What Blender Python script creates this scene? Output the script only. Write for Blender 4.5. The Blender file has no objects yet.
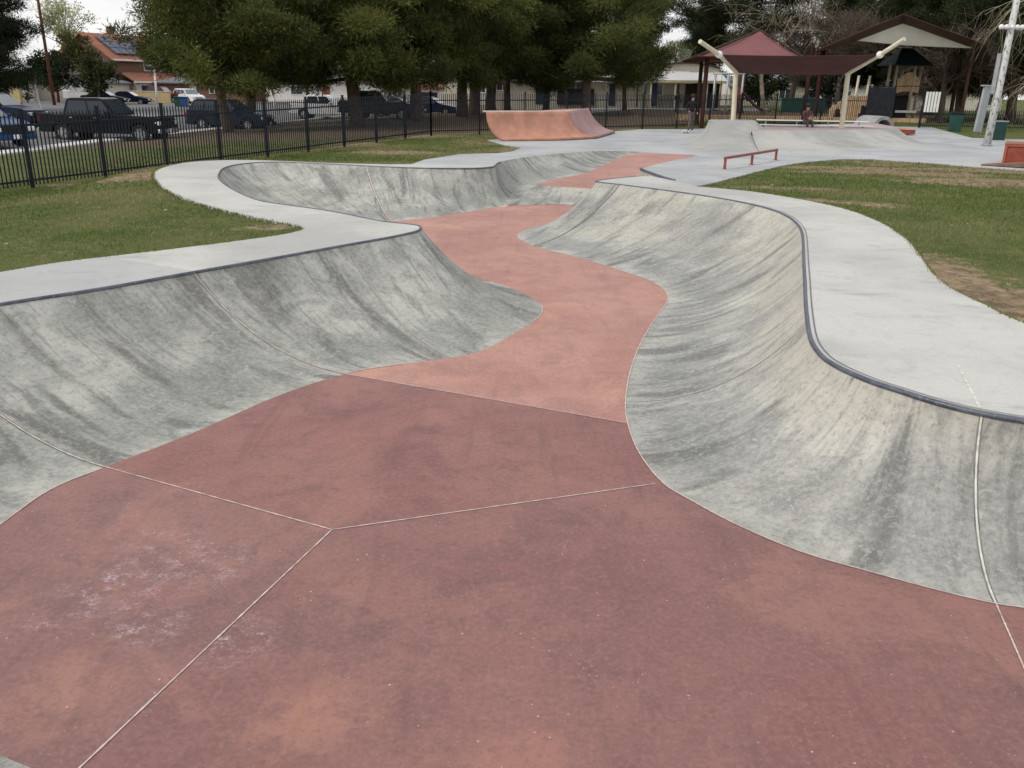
import bpy, bmesh, math, random
import numpy as np
from mathutils import Vector, Matrix
from mathutils.geometry import delaunay_2d_cdt

random.seed(7)
rng = np.random.default_rng(11)
R = math.radians
sc = bpy.context.scene
col = sc.collection

# ------------------------------------------------------------------ camera
F = 850.0; YH = 86.0; ROLL = R(1.0); CAMZ = 2.6
PITCH = math.atan((384 - YH) / F)
c_r = Vector((1, 0, 0))
c_f = Vector((0, math.cos(PITCH), -math.sin(PITCH)))
c_d = Vector((0, -math.sin(PITCH), -math.cos(PITCH)))
def ray(x, y):
    u = x - 512; v = y - 384
    c, s = math.cos(ROLL), math.sin(ROLL)
    return c_r * (u * c + v * s) + c_d * (-u * s + v * c) + c_f * F
def at(x, y, z):
    "point of the level z seen at a place of the photograph"
    d = ray(x, y); t = (z - CAMZ) / d.z
    return Vector((d.x * t, d.y * t, z))
def atY(x, y, Y):
    d = ray(x, y); t = Y / d.y
    return Vector((d.x * t, Y, CAMZ + d.z * t))
cam = bpy.data.cameras.new('camera')
cam.sensor_fit = 'HORIZONTAL'; cam.sensor_width = 36.0
cam.lens = F * 36.0 / 1024.0
cam.clip_start = 0.05; cam.clip_end = 3000
co = bpy.data.objects.new('camera', cam); col.objects.link(co)
rr = c_r * math.cos(ROLL) - c_d * math.sin(ROLL)      # image right axis in the world
dd = c_r * math.sin(ROLL) + c_d * math.cos(ROLL)      # image down axis
M = Matrix((( rr.x, -dd.x, -c_f.x, 0), (rr.y, -dd.y, -c_f.y, 0), (rr.z, -dd.z, -c_f.z, CAMZ), (0, 0, 0, 1)))
co.matrix_world = M
sc.camera = co

# ------------------------------------------------------------------ helpers
def tag(o, label=None, cat=None, group=None, kind=None):
    if label: o['label'] = label
    if cat: o['category'] = cat
    if group: o['group'] = group
    if kind: o['kind'] = kind
    return o
def empty(name, loc=(0, 0, 0), rz=0.0, label=None, cat=None, group=None):
    o = bpy.data.objects.new(name, None); col.objects.link(o)
    o.empty_display_size = 0.3
    o.location = loc; o.rotation_euler = (0, 0, rz)
    return tag(o, label, cat, group)
def kids(o):
    return [c for c in bpy.data.objects if c.parent == o]
def copy_tree(o, parent=None, label=None, group=None):
    c = o.copy(); col.objects.link(c); c.parent = parent
    for ch in kids(o): copy_tree(ch, c)
    if label: c['label'] = label
    if group: c['group'] = group
    return c

class MB:
    "collects shapes into ONE mesh"
    def __init__(s): s.v = []; s.f = []; s.m = []; s.uv = {}
    def add(s, vs, fs, mi=0, uvs=None):
        b = len(s.v); s.v += [tuple(p) for p in vs]
        for k, f in enumerate(fs):
            if uvs is not None: s.uv[len(s.f)] = uvs[k]
            s.f.append([b + i for i in f]); s.m.append(mi)
        return s
    def box(s, c, d, rz=0.0, mi=0, tilt=None):
        x, y, z = d[0] / 2, d[1] / 2, d[2] / 2
        vs = [Vector((a * x, b * y, e * z)) for a in (-1, 1) for b in (-1, 1) for e in (-1, 1)]
        mt = Matrix.Rotation(rz, 3, 'Z')
        if tilt: mt = mt @ Matrix.Rotation(tilt[1], 3, tilt[0])
        vs = [mt @ v + Vector(c) for v in vs]
        return s.add(vs, [(0, 1, 3, 2), (4, 6, 7, 5), (0, 4, 5, 1), (2, 3, 7, 6), (0, 2, 6, 4), (1, 5, 7, 3)], mi)
    def bar(s, a, b, w, h=None, mi=0):
        a = Vector(a); b = Vector(b); h = h or w
        d = (b - a); L = d.length
        if L < 1e-6: return s
        d /= L
        up = Vector((0, 0, 1)) if abs(d.z) < 0.95 else Vector((0, 1, 0))
        x = d.cross(up).normalized(); y = x.cross(d)
        vs = []
        for p in (a, b):
            for i, j in ((-1, -1), (1, -1), (1, 1), (-1, 1)):
                vs.append(p + x * (i * w / 2) + y * (j * h / 2))
        return s.add(vs, [(3, 2, 1, 0), (4, 5, 6, 7), (0, 1, 5, 4), (1, 2, 6, 5), (2, 3, 7, 6), (3, 0, 4, 7)], mi)
    def tube(s, pts, rad, n=8, mi=0, cap=True):
        pts = [Vector(p) for p in pts]; N = len(pts)
        if not hasattr(rad, '__len__'): rad = [rad] * N
        vs = []; prev = None
        for i, p in enumerate(pts):
            t = (pts[min(i + 1, N - 1)] - pts[max(i - 1, 0)])
            t = t.normalized() if t.length > 1e-9 else Vector((0, 0, 1))
            if prev is None:
                up = Vector((0, 0, 1)) if abs(t.z) < 0.9 else Vector((1, 0, 0))
                x = t.cross(up).normalized()
            else:
                x = (prev - t * prev.dot(t)).normalized()
            prev = x; y = t.cross(x)
            for k in range(n):
                a = 2 * math.pi * k / n
                vs.append(p + (x * math.cos(a) + y * math.sin(a)) * rad[i])
        fs = []
        for i in range(N - 1):
            for k in range(n):
                k2 = (k + 1) % n
                fs.append((i * n + k, i * n + k2, (i + 1) * n + k2, (i + 1) * n + k))
        if cap:
            fs.append(tuple(range(n - 1, -1, -1))); fs.append(tuple((N - 1) * n + k for k in range(n)))
        return s.add(vs, fs, mi)
    def lathe(s, prof, c=(0, 0, 0), n=20, axis='Z', mi=0):
        vs = []; fs = []; N = len(prof)
        for k in range(n):
            a = 2 * math.pi * k / n
            for r_, z in prof:
                p = (r_ * math.cos(a), r_ * math.sin(a), z)
                if axis == 'Y': p = (p[0], p[2], p[1])
                vs.append(Vector(p) + Vector(c))
        for k in range(n):
            k2 = (k + 1) % n
            for i in range(N - 1):
                fs.append((k * N + i, k2 * N + i, k2 * N + i + 1, k * N + i + 1))
        return s.add(vs, fs, mi)
    def prism(s, poly, y0, y1, mi=0, plane='XZ'):
        n = len(poly)
        if plane == 'XZ': vs = [(p[0], y0, p[1]) for p in poly] + [(p[0], y1, p[1]) for p in poly]
        else: vs = [(p[0], p[1], y0) for p in poly] + [(p[0], p[1], y1) for p in poly]
        fs = [tuple(range(n)), tuple(range(2 * n - 1, n - 1, -1))]
        fs += [(i, n + i, n + (i + 1) % n, (i + 1) % n) for i in range(n)]
        return s.add(vs, fs, mi)
    def shift(s, d):
        d = Vector(d); s.v = [tuple(Vector(p) + d) for p in s.v]; return s
    def build(s, name, mats, parent=None, smooth=False, bevel=0.0, origin=None, auto=None, fix=True):
        if origin is not None: s.shift(-Vector(origin))
        me = bpy.data.meshes.new(name)
        me.from_pydata(s.v, [], s.f)
        if not isinstance(mats, (list, tuple)): mats = [mats]
        for m in mats: me.materials.append(m)
        if len(mats) > 1: me.polygons.foreach_set('material_index', s.m)
        if s.uv:
            uvl = me.uv_layers.new(name='UVMap')
            for p in me.polygons:
                u = s.uv.get(p.index)
                if u:
                    for k, li in enumerate(p.loop_indices): uvl.data[li].uv = u[k]
        if fix:
            bm = bmesh.new(); bm.from_mesh(me)
            bmesh.ops.recalc_face_normals(bm, faces=bm.faces)
            bm.to_mesh(me); bm.free()
        if smooth or auto:
            me.polygons.foreach_set('use_smooth', [True] * len(me.polygons))
            if auto: me.set_sharp_from_angle(angle=R(auto))
        o = bpy.data.objects.new(name, me); col.objects.link(o); o.parent = parent
        if bevel:
            b = o.modifiers.new('bevel', 'BEVEL'); b.width = bevel; b.segments = 2; b.limit_method = 'ANGLE'; b.angle_limit = R(35)
        return o

def np_mesh(name, verts, tris, mat, parent=None, colr=None):
    "large triangle mesh from arrays, with an optional colour per vertex"
    me = bpy.data.meshes.new(name)
    nv, nt = len(verts), len(tris)
    me.vertices.add(nv); me.vertices.foreach_set('co', np.asarray(verts, dtype=np.float32).ravel())
    me.loops.add(nt * 3); me.loops.foreach_set('vertex_index', np.asarray(tris, dtype=np.int32).ravel())
    me.polygons.add(nt); me.polygons.foreach_set('loop_start', np.arange(0, nt * 3, 3, dtype=np.int32))
    me.update(calc_edges=True)
    if colr is not None:
        a = me.attributes.new('tone', 'FLOAT_COLOR', 'POINT')
        c = np.ones((nv, 4), dtype=np.float32); c[:, :3] = colr
        a.data.foreach_set('color', c.ravel())
    me.materials.append(mat)
    o = bpy.data.objects.new(name, me); col.objects.link(o); o.parent = parent
    return o

_ng = rng.random((64, 64))
def vnoise(x, y, s):
    x = np.asarray(x) / s + 100.0; y = np.asarray(y) / s + 100.0
    xi = np.floor(x).astype(int); yi = np.floor(y).astype(int); fx = x - xi; fy = y - yi
    fx = fx * fx * (3 - 2 * fx); fy = fy * fy * (3 - 2 * fy)
    g = lambda a, b: _ng[a % 64, b % 64]
    return (g(xi, yi) * (1 - fx) + g(xi + 1, yi) * fx) * (1 - fy) + (g(xi, yi + 1) * (1 - fx) + g(xi + 1, yi + 1) * fx) * fy
def fbm(x, y, s): return (vnoise(x, y, s) * .5 + vnoise(x + 7, y + 3, s / 2) * .3 + vnoise(x + 1, y + 9, s / 4) * .2)

# ------------------------------------------------------------------ materials
class NT:
    def __init__(s, name):
        s.m = bpy.data.materials.new(name); s.m.use_nodes = True
        s.t = s.m.node_tree; s.b = s.t.nodes['Principled BSDF']
    def n(s, typ, **kw):
        o = s.t.nodes.new(typ)
        for k, v in kw.items():
            if k in o.inputs: o.inputs[k].default_value = v
            else: setattr(o, k, v)
        return o
    def l(s, a, b): s.t.links.new(a, b)
    def coord(s, kind='Object', scale=(1, 1, 1)):
        if kind == 'World': src = s.n('ShaderNodeNewGeometry').outputs['Position']
        else: src = s.n('ShaderNodeTexCoord').outputs[kind]
        mp = s.n('ShaderNodeMapping'); mp.inputs['Scale'].default_value = scale
        s.l(src, mp.inputs['Vector']); return mp.outputs['Vector']
    def noise(s, vec, scale, detail=4, rough=.55, dist=0.0):
        o = s.n('ShaderNodeTexNoise'); o.inputs['Scale'].default_value = scale; o.inputs['Detail'].default_value = detail
        o.inputs['Roughness'].default_value = rough; o.inputs['Distortion'].default_value = dist
        s.l(vec, o.inputs['Vector']); return o.outputs['Fac']
    def ramp(s, fac, a, b, lo=0.0, hi=1.0):
        o = s.n('ShaderNodeMapRange'); o.inputs['From Min'].default_value = a; o.inputs['From Max'].default_value = b
        o.inputs['To Min'].default_value = lo; o.inputs['To Max'].default_value = hi
        o.interpolation_type = 'SMOOTHSTEP'; s.l(fac, o.inputs['Value']); return o.outputs['Result']
    def math(s, op, a, b=None):
        o = s.n('ShaderNodeMath'); o.operation = op
        for i, q in enumerate((a, b)):
            if q is None: continue
            if isinstance(q, (int, float)): o.inputs[i].default_value = q
            else: s.l(q, o.inputs[i])
        return o.outputs[0]
    def mix(s, fac, a, b, blend='MIX'):
        o = s.n('ShaderNodeMix'); o.data_type = 'RGBA'; o.blend_type = blend
        if isinstance(fac, (int, float)): o.inputs[0].default_value = fac
        else: s.l(fac, o.inputs[0])
        for i, q in ((6, a), (7, b)):
            if isinstance(q, (tuple, list)): o.inputs[i].default_value = (*q[:3], 1)
            else: s.l(q, o.inputs[i])
        return o.outputs[2]
    def out(s, colr, rough=.8, spec=.3, bump=None, bstr=.2, bdist=.01, metal=0.0):
        b = s.b
        if isinstance(colr, (tuple, list)): b.inputs['Base Color'].default_value = (*colr[:3], 1)
        else: s.l(colr, b.inputs['Base Color'])
        if isinstance(rough, (int, float)): b.inputs['Roughness'].default_value = rough
        else: s.l(rough, b.inputs['Roughness'])
        b.inputs['Specular IOR Level'].default_value = spec; b.inputs['Metallic'].default_value = metal
        if bump is not None:
            o = s.n('ShaderNodeBump'); o.inputs['Strength'].default_value = bstr; o.inputs['Distance'].default_value = bdist
            s.l(bump, o.inputs['Height']); s.l(o.outputs['Normal'], b.inputs['Normal'])
        return s.m

def simple(name, c, rough=.7, var=.18, scale=3.0, spec=.3, metal=0.0, coat=0.0):
    t = NT(name); v = t.coord('Object')
    n = t.noise(v, scale, 5, .6)
    c2 = tuple(x * (1 - var) for x in c); c3 = tuple(min(1, x * (1 + var)) for x in c)
    m = t.out(t.mix(t.ramp(n, .3, .7), c2, c3), rough, spec, metal=metal)
    if coat: t.b.inputs['Coat Weight'].default_value = coat; t.b.inputs['Coat Roughness'].default_value = .05
    return m
MT = {}
def mat_wall(name, light, mid, dark, wear_shade=None, warm=None, crisp=1.0):
    t = NT(name)
    uv = t.coord('UV', (1, 1, 1))
    w = t.coord('World')
    s1 = t.noise(t.coord('UV', (1.7, .34, 1)), 1.7, 6, .58, .9)       # long streaks down the curve
    s2 = t.noise(t.coord('UV', (6, .7, 1)), 1.5, 7, .70, .6)
    big = t.noise(w, .55, 6, .62, .6)
    s3 = t.noise(t.coord('UV', (.55, 2.8, 1)), 1.3, 6, .66, .6)         # marks along the wall
    s4 = t.noise(t.coord('UV', (14, 3.0, 1)), 2.2, 8, .75, 1.2)
    bl = t.noise(w, 1.3, 8, .70, .5)
    b2 = t.noise(w, 4.2, 8, .74, .6)
    gr = t.noise(w, 24, 9, .78)
    fine = t.noise(w, 120, 4, .7)
    drip = t.noise(t.coord('UV', (9, .35, 1)), 1.9, 7, .66, .25)
    pore = t.noise(w, 60, 8, .82)
    c = t.mix(t.ramp(bl, .38, .62), mid, light)
    c = t.mix(t.math('MULTIPLY', t.ramp(big, .46, .62), .55), c, light)
    c = t.mix(t.math('MULTIPLY', t.ramp(big, .48, .36), .50), c, tuple(x * .6 for x in mid))
    c = t.mix(t.math('MULTIPLY', t.ramp(b2, .46, .64), .50), c, tuple(x * .72 for x in mid))
    sv = t.n('ShaderNodeSeparateXYZ'); t.l(uv, sv.inputs[0])
    if warm:
        k = t.math('ADD', t.ramp(sv.outputs['Y'], .7, 1.5), t.math('MULTIPLY', t.math('SUBTRACT', big, .5), 2.4))
        c = t.mix(t.math('MULTIPLY', t.ramp(k, .5, 1.15), .5), c, warm)
    if wear_shade:  # band worn by wheels, also painted darker for shade where the sun misses
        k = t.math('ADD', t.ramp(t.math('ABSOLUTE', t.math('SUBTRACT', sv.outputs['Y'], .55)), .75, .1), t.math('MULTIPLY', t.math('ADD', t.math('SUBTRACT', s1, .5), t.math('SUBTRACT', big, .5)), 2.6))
        c = t.mix(t.math('MULTIPLY', t.ramp(k, .35, 1.1), .62), c, wear_shade)
    c = t.mix(t.math('MULTIPLY', t.ramp(s1, .575 - .085 * crisp, .575 + .085 / crisp), .60 + .18 * crisp), c, dark)
    c = t.mix(t.math('MULTIPLY', t.ramp(s2, .50, .70), .30), c, dark)
    c = t.mix(t.math('MULTIPLY', t.ramp(s3, .52, .70), .26), c, tuple(x * .62 for x in mid))
    c = t.mix(t.math('MULTIPLY', t.ramp(s4, .52, .66), .18), c, light)
    c = t.mix(t.math('MULTIPLY', t.math('MULTIPLY', t.ramp(drip, .53, .64), t.ramp(sv.outputs['Y'], .35, 1.2)), .42 * crisp), c, tuple(x * .8 for x in dark))
    c = t.mix(t.math('MULTIPLY', t.ramp(pore, .54, .66), .35), c, tuple(min(1, x * 1.12) for x in light))
    c = t.mix(t.math('MULTIPLY', t.ramp(pore, .46, .36), .40), c, dark)
    sw = t.noise(w, 6.5, 10, .82, 1.6)
    c = t.mix(t.math('MULTIPLY', t.math('MULTIPLY', t.ramp(sw, .535, .60), t.ramp(b2, .40, .60)), .42), c, tuple(min(1, x * 1.18) for x in light))
    c = t.mix(t.math('MULTIPLY', t.ramp(gr, .50, .62), .34), c, light)
    c = t.mix(t.math('MULTIPLY', t.ramp(gr, .48, .38), .40), c, dark)
    c = t.mix(t.math('MULTIPLY', t.ramp(fine, .35, .65), .20), c, dark)
    return t.out(c, .72, .3, t.math('ADD', gr, fine), .14, .004)
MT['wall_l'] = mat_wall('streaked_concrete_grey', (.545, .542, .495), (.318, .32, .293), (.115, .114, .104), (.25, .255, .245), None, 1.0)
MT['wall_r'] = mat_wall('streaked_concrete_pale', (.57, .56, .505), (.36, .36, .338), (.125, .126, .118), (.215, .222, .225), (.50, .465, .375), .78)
def mat_deck(name, a, b, stain):
    t = NT(name); w = t.coord('World')
    n1 = t.noise(w, .45, 6, .6, .3); n2 = t.noise(w, 2.2, 6, .65, .6); g = t.noise(w, 45, 6, .7)
    n3 = t.noise(t.coord('World', (1, 2.5, 1)), 1.1, 7, .68, .4)
    c = t.mix(t.ramp(n1, .35, .65), a, b)
    c = t.mix(t.math('MULTIPLY', t.ramp(n2, .55, .75), .35), c, stain)
    c = t.mix(t.math('MULTIPLY', t.ramp(n3, .54, .72), .45), c, tuple(x * .8 for x in stain))
    n5 = t.noise(w, 7, 9, .76, .5)
    c = t.mix(t.math('MULTIPLY', t.ramp(n5, .50, .64), .22), c, stain)
    c = t.mix(t.math('MULTIPLY', t.ramp(g, .38, .62), .20), c, stain)
    return t.out(c, .7, .3, g, .08, .003)
MT['deck'] = mat_deck('deck_concrete', (.44, .436, .415), (.585, .578, .54), (.29, .29, .285))
MT['plaza'] = mat_deck('plaza_concrete', (.37, .38, .395), (.50, .505, .505), (.22, .23, .25))
MT['bank'] = mat_deck('bank_concrete', (.36, .36, .34), (.52, .515, .475), (.23, .23, .22))
def mat_floor(name, a, b, stain, chips=True, scuff=None, tints=()):
    t = NT(name); w = t.coord('World')
    n1 = t.noise(w, .55, 8, .66, .5); n2 = t.noise(w, 1.7, 9, .72, .6); n3 = t.noise(w, .8, 7, .68, .9); n4 = t.noise(w, 5.5, 8, .75, .4)
    g = t.noise(w, 32, 9, .78); f = t.noise(w, 130, 4, .7)
    c = t.mix(t.ramp(n1, .40, .60), a, b)
    c = t.mix(t.math('MULTIPLY', t.ramp(n2, .46, .64), .60), c, stain)
    c = t.mix(t.math('MULTIPLY', t.ramp(n3, .53, .66), .55), c, (min(1, b[0] * 1.22), min(1, b[1] * 1.25), min(1, b[2] * 1.15)))
    for (x, y, r_, tint, am) in tints:
        d = t.n('ShaderNodeVectorMath'); d.operation = 'DISTANCE'; t.l(t.n('ShaderNodeNewGeometry').outputs['Position'], d.inputs[0]); d.inputs[1].default_value = (x, y, 0)
        k = t.math('ADD', t.ramp(d.outputs['Value'], r_, 0), t.math('MULTIPLY', t.math('ADD', t.math('SUBTRACT', n2, .5), t.math('SUBTRACT', n4, .5)), 2.6))
        k = t.math('MULTIPLY', t.ramp(k, .2, 1.0), t.ramp(d.outputs['Value'], r_ * 1.5, r_ * .5))
        c = t.mix(t.math('MULTIPLY', k, am), c, tint)
    c = t.mix(t.math('MULTIPLY', t.ramp(n4, .50, .66), .34), c, tuple(x * .85 for x in stain))
    c = t.mix(t.math('MULTIPLY', t.ramp(g, .49, .62), .34), c, tuple(min(1, x * 1.45) for x in b))
    c = t.mix(t.math('MULTIPLY', t.ramp(g, .47, .37), .34), c, tuple(x * .6 for x in stain))
    c = t.mix(t.math('MULTIPLY', t.ramp(f, .35, .65), .18), c, stain)
    po = t.noise(w, 70, 8, .84); po2 = t.noise(w, 13, 9, .8, .3)
    c = t.mix(t.math('MULTIPLY', t.ramp(po, .53, .66), .30), c, tuple(min(1, x * k_) for x, k_ in zip(b, (1.55, 1.75, 1.8))))
    c = t.mix(t.math('MULTIPLY', t.ramp(po2, .54, .68), .30), c, tuple(min(1, x * k_) for x, k_ in zip(b, (1.25, 1.4, 1.4))))
    if chips:
        v2 = t.n('ShaderNodeTexVoronoi'); v2.inputs['Scale'].default_value = 30; t.l(w, v2.inputs['Vector'])
        c = t.mix(t.math('MULTIPLY', t.math('MULTIPLY', t.ramp(v2.outputs['Distance'], .13, .06), t.ramp(t.noise(w, 1.7, 6, .75), .50, .60)), .6), c, (.58, .48, .46))
        vo = t.n('ShaderNodeTexVoronoi'); vo.inputs['Scale'].default_value = 15; t.l(w, vo.inputs['Vector'])
        sp = t.ramp(vo.outputs['Distance'], .10, .05)
        sel = t.ramp(t.noise(w, 2.6, 5, .7), .49, .58)
        c = t.mix(t.math('MULTIPLY', t.math('MULTIPLY', sp, sel), .75), c, (.62, .55, .54))
    tr = t.noise(t.coord('World', (4.5, .45, 1)), 1.2, 6, .6, .5)
    c = t.mix(t.math('MULTIPLY', t.ramp(tr, .55, .68), .22), c, tuple(x * .72 for x in stain))
    if scuff:
        for (x, y, r_, tint, am) in scuff:
            d = t.n('ShaderNodeVectorMath'); d.operation = 'DISTANCE'; t.l(t.n('ShaderNodeNewGeometry').outputs['Position'], d.inputs[0]); d.inputs[1].default_value = (x, y, 0)
            k = t.ramp(d.outputs['Value'], r_, r_ * .25)
            fl = t.math('MULTIPLY', t.ramp(t.noise(t.coord('World', (1, 1.3, 1)), 8, 10, .86, .1), .49, .60), t.ramp(t.noise(w, 55, 6, .8), .40, .62))
            c = t.mix(t.math('MULTIPLY', t.math('MULTIPLY', k, fl), am), c, tint)
    return t.out(c, .62, .35, t.math('ADD', g, f), .10, .003)
P_ = lambda x, y: at(x, y, 0)[:2]
sc1 = [(*P_(115, 590), .42, (.55, .45, .50), .85), (*P_(150, 625), .26, (.60, .50, .55), .8), (*P_(165, 545), .40, (.52, .42, .45), .55), (*P_(205, 565), .38, (.58, .48, .50), .65), (*P_(40, 625), .14, (.50, .36, .36), .8), (*P_(165, 595), .16, (.42, .13, .10), .9)]
sc2 = [(*P_(235, 640), .30, (.62, .55, .54), .7), (*P_(505, 566), .12, (.40, .10, .09), .9), (*P_(505, 540), .16, (.38, .11, .10), .6), (*P_(430, 690), .7, (.45, .25, .22), .3), (*P_(271, 713), .035, (.05, .04, .04), 1.0)]
sc3 = [(*P_(350, 440), .6, (.40, .10, .09), .55), (*P_(300, 436), .5, (.42, .15, .13), .5)]
MT['floor_a'] = mat_floor('red_floor_worn', (.238, .121, .112), (.305, .158, .138), (.172, .098, .096), True, sc1, [(*P_(50, 690), .55, (.40, .205, .155), .8), (*P_(160, 580), .8, (.205, .112, .108), .6)])
MT['floor_b'] = mat_floor('red_floor_maroon', (.232, .114, .105), (.290, .145, .128), (.166, .090, .088), True, sc2, [(*P_(300, 720), .50, (.41, .205, .15), .85), (*P_(520, 765), .45, (.40, .195, .15), .7), (*P_(330, 620), .55, (.19, .105, .10), .6), (*P_(620, 560), .9, (.20, .095, .09), .5), (*P_(330, 560), .5, (.35, .19, .15), .35), (*P_(850, 720), .8, (.26, .105, .095), .5)])
MT['floor_c'] = mat_floor('red_floor_dark', (.236, .108, .099), (.305, .150, .130), (.168, .086, .084), False, sc3)
MT['floor_d'] = mat_floor('red_floor_salmon', (.40, .200, .162), (.475, .258, .208), (.30, .160, .140), False)
MT['joint'] = simple('joint_filler', (.58, .48, .44), .8, .25, 20)
MT['joint_pale'] = simple('joint_pale', (.62, .60, .54), .8, .2, 20)
def mat_coping():
    t = NT('coping_steel'); w = t.coord('World'); a = t.noise(w, 5, 6, .7); b = t.noise(w, 34, 8, .8); r_ = t.noise(w, 2.3, 6, .7, .5)
    c = t.mix(t.ramp(a, .38, .62), (.060, .070, .100), (.125, .135, .165)); c = t.mix(t.math('MULTIPLY', t.ramp(b, .52, .64), .6), c, (.27, .28, .30))
    c = t.mix(t.math('MULTIPLY', t.ramp(r_, .60, .70), .6), c, (.14, .075, .045))
    return t.out(c, t.ramp(a, .3, .7, .35, .6), .5, metal=.3)
MT['coping'] = mat_coping()
MT['grime'] = simple('joint_grime_shade', (.14, .075, .07), .9, .3, 12)  # joint edge colours: stain plus painted recess shade
MT['grime_shade_g'] = simple('joint_grime_shade_grey', (.19, .19, .175), .9, .3, 12)
MT['steel'] = simple('galvanised_steel', (.42, .43, .44), .5, .15, 6, .5, .3)
MT['fence'] = simple('black_fence_paint', (.013, .017, .024), .5, .3, 4, .2)
MT['asphalt'] = simple('asphalt', (.15, .148, .15), .9, .25, 2)
MT['kerb'] = simple('kerb_concrete', (.62, .61, .58), .8, .12, 3)
MT['path'] = simple('path_concrete', (.38, .37, .34), .85, .15, 2)
MT['mulch'] = simple('bark_mulch', (.20, .13, .085), .95, .3, 3)
MT['orange'] = simple('orange_ramp', (.53, .265, .185), .6, .16, 1.6)
MT['mauve'] = simple('mauve_ramp', (.40, .245, .235), .6, .14, 1.6)
MT['rail'] = simple('rust_red_rail', (.27, .075, .05), .5, .25, 8, .4)
MT['boxred'] = simple('orange_red_steel', (.27, .06, .035), .5, .2, 4, .4)
MT['cream'] = simple('cream_paint', (.66, .60, .46), .6, .10, 2)
MT['maroon'] = simple('maroon_fabric', (.085, .036, .036), .85, .12, 1.2)
MT['maroon_l'] = simple('maroon_fabric_faded', (.200, .078, .080), .85, .10, 1.0)
MT['brownfab'] = simple('brown_fabric', (.105, .065, .055), .85, .15, 1.2)
MT['creamfab'] = simple('cream_fabric', (.74, .70, .63), .85, .06, 1.2)
MT['redpost'] = simple('dark_red_steel', (.050, .020, .016), .6, .2, 4, .2)
MT['bark'] = simple('pine_bark', (.105, .072, .052), .95, .4, 6)
MT['bark_p'] = simple('pale_bark', (.24, .19, .145), .95, .3, 5)
MT['twig'] = simple('bare_twigs', (.17, .135, .105), .9, .25, 3)
MT['twig_l'] = simple('pale_bare_twigs', (.36, .30, .22), .9, .2, 3)
MT['tan'] = simple('tan_stucco', (.50, .46, .375), .85, .08, 1.5)
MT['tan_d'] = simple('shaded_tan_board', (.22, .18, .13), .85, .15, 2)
MT['white'] = simple('white_paint', (.80, .79, .76), .7, .07, 2)
MT['pale'] = simple('pale_stucco', (.60, .55, .47), .85, .08, 1)
MT['metalroof'] = simple('pale_roof_sheet', (.62, .62, .62), .5, .08, 2)
MT['greyroof'] = simple('grey_shingle', (.16, .165, .185), .9, .2, 6)
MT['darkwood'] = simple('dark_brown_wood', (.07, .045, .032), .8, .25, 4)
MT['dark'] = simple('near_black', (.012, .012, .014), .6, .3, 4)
MT['navy'] = simple('navy_paint', (.018, .026, .055), .5, .2, 3, .4)
MT['wood'] = simple('tan_play_wood', (.56, .40, .235), .8, .22, 5)
MT['green'] = simple('dark_green_plastic', (.012, .062, .048), .55, .2, 3, .4)
MT['greenroof'] = simple('green_roof', (.010, .038, .034), .6, .2, 3)
MT['bluebin'] = simple('blue_plastic', (.02, .07, .20), .5, .2, 3, .4)
MT['grey'] = simple('grey_plastic', (.26, .27, .28), .6, .15, 4)
MT['solar'] = simple('solar_panel', (.018, .028, .085), .25, .3, 2, .6)
MT['skin'] = simple('skin', (.42, .24, .17), .6, .08, 8)
MT['hair'] = simple('dark_hair', (.02, .014, .010), .6, .2, 10)
MT['cloth_k'] = simple('black_cloth', (.016, .016, .020), .9, .25, 8)
MT['cloth_g'] = simple('grey_brown_cloth', (.11, .095, .085), .9, .2, 8)
MT['cloth_b'] = simple('dark_blue_cloth', (.03, .04, .075), .9, .2, 8)
MT['cloth_p'] = simple('plum_cloth', (.12, .055, .065), .9, .2, 8)
MT['shoe'] = simple('pale_shoe', (.55, .54, .52), .7, .1, 8)
MT['tyre'] = simple('tyre_rubber', (.016, .016, .017), .85, .2, 8)
MT['rim'] = simple('alloy_rim', (.55, .56, .58), .3, .1, 8, .5, .6)
MT['glass'] = simple('dark_car_glass', (.016, .021, .028), .06, .2, 2, .6)
MT['screen'] = simple('windscreen_sky_glass', (.05, .075, .10), .04, .1, 2, 1.0, 0, 1.0)  # bluish base colour includes some of the sky's reflection
MT['lamp'] = simple('headlamp_lens', (.75, .76, .76), .15, .06, 5, .6)
MT['tail'] = simple('tail_lamp', (.32, .02, .018), .2, .15, 5, .6)
MT['pane'] = simple('window_pane', (.05, .06, .075), .12, .3, 1, .6)
for k, c in dict(black=(.010, .011, .013), navyblue=(.012, .020, .042), blue=(.025, .06, .17), white=(.72, .73, .74), maroon=(.13, .022, .020), charcoal=(.035, .038, .045), silver=(.38, .39, .40)).items():
    MT['p_' + k] = simple(k + '_car_paint', c, .25, .06, 1, .10, 0, .05)
def mat_brick():
    t = NT('red_brick'); v = t.coord('Object')
    b = t.n('ShaderNodeTexBrick'); b.inputs['Scale'].default_value = 4.5
    b.inputs['Color1'].default_value = (.21, .105, .075, 1); b.inputs['Color2'].default_value = (.17, .088, .066, 1); b.inputs['Mortar'].default_value = (.20, .15, .13, 1)
    mp = t.n('ShaderNodeMapping'); mp.inputs['Rotation'].default_value = (R(90), 0, 0); t.l(v, mp.inputs['Vector']); t.l(mp.outputs['Vector'], b.inputs['Vector'])
    return t.out(t.mix(t.math('MULTIPLY', t.noise(v, 1.5, 4), .4), b.outputs['Color'], (.15, .085, .065)), .9, .2)
MT['brick'] = mat_brick()
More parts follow.
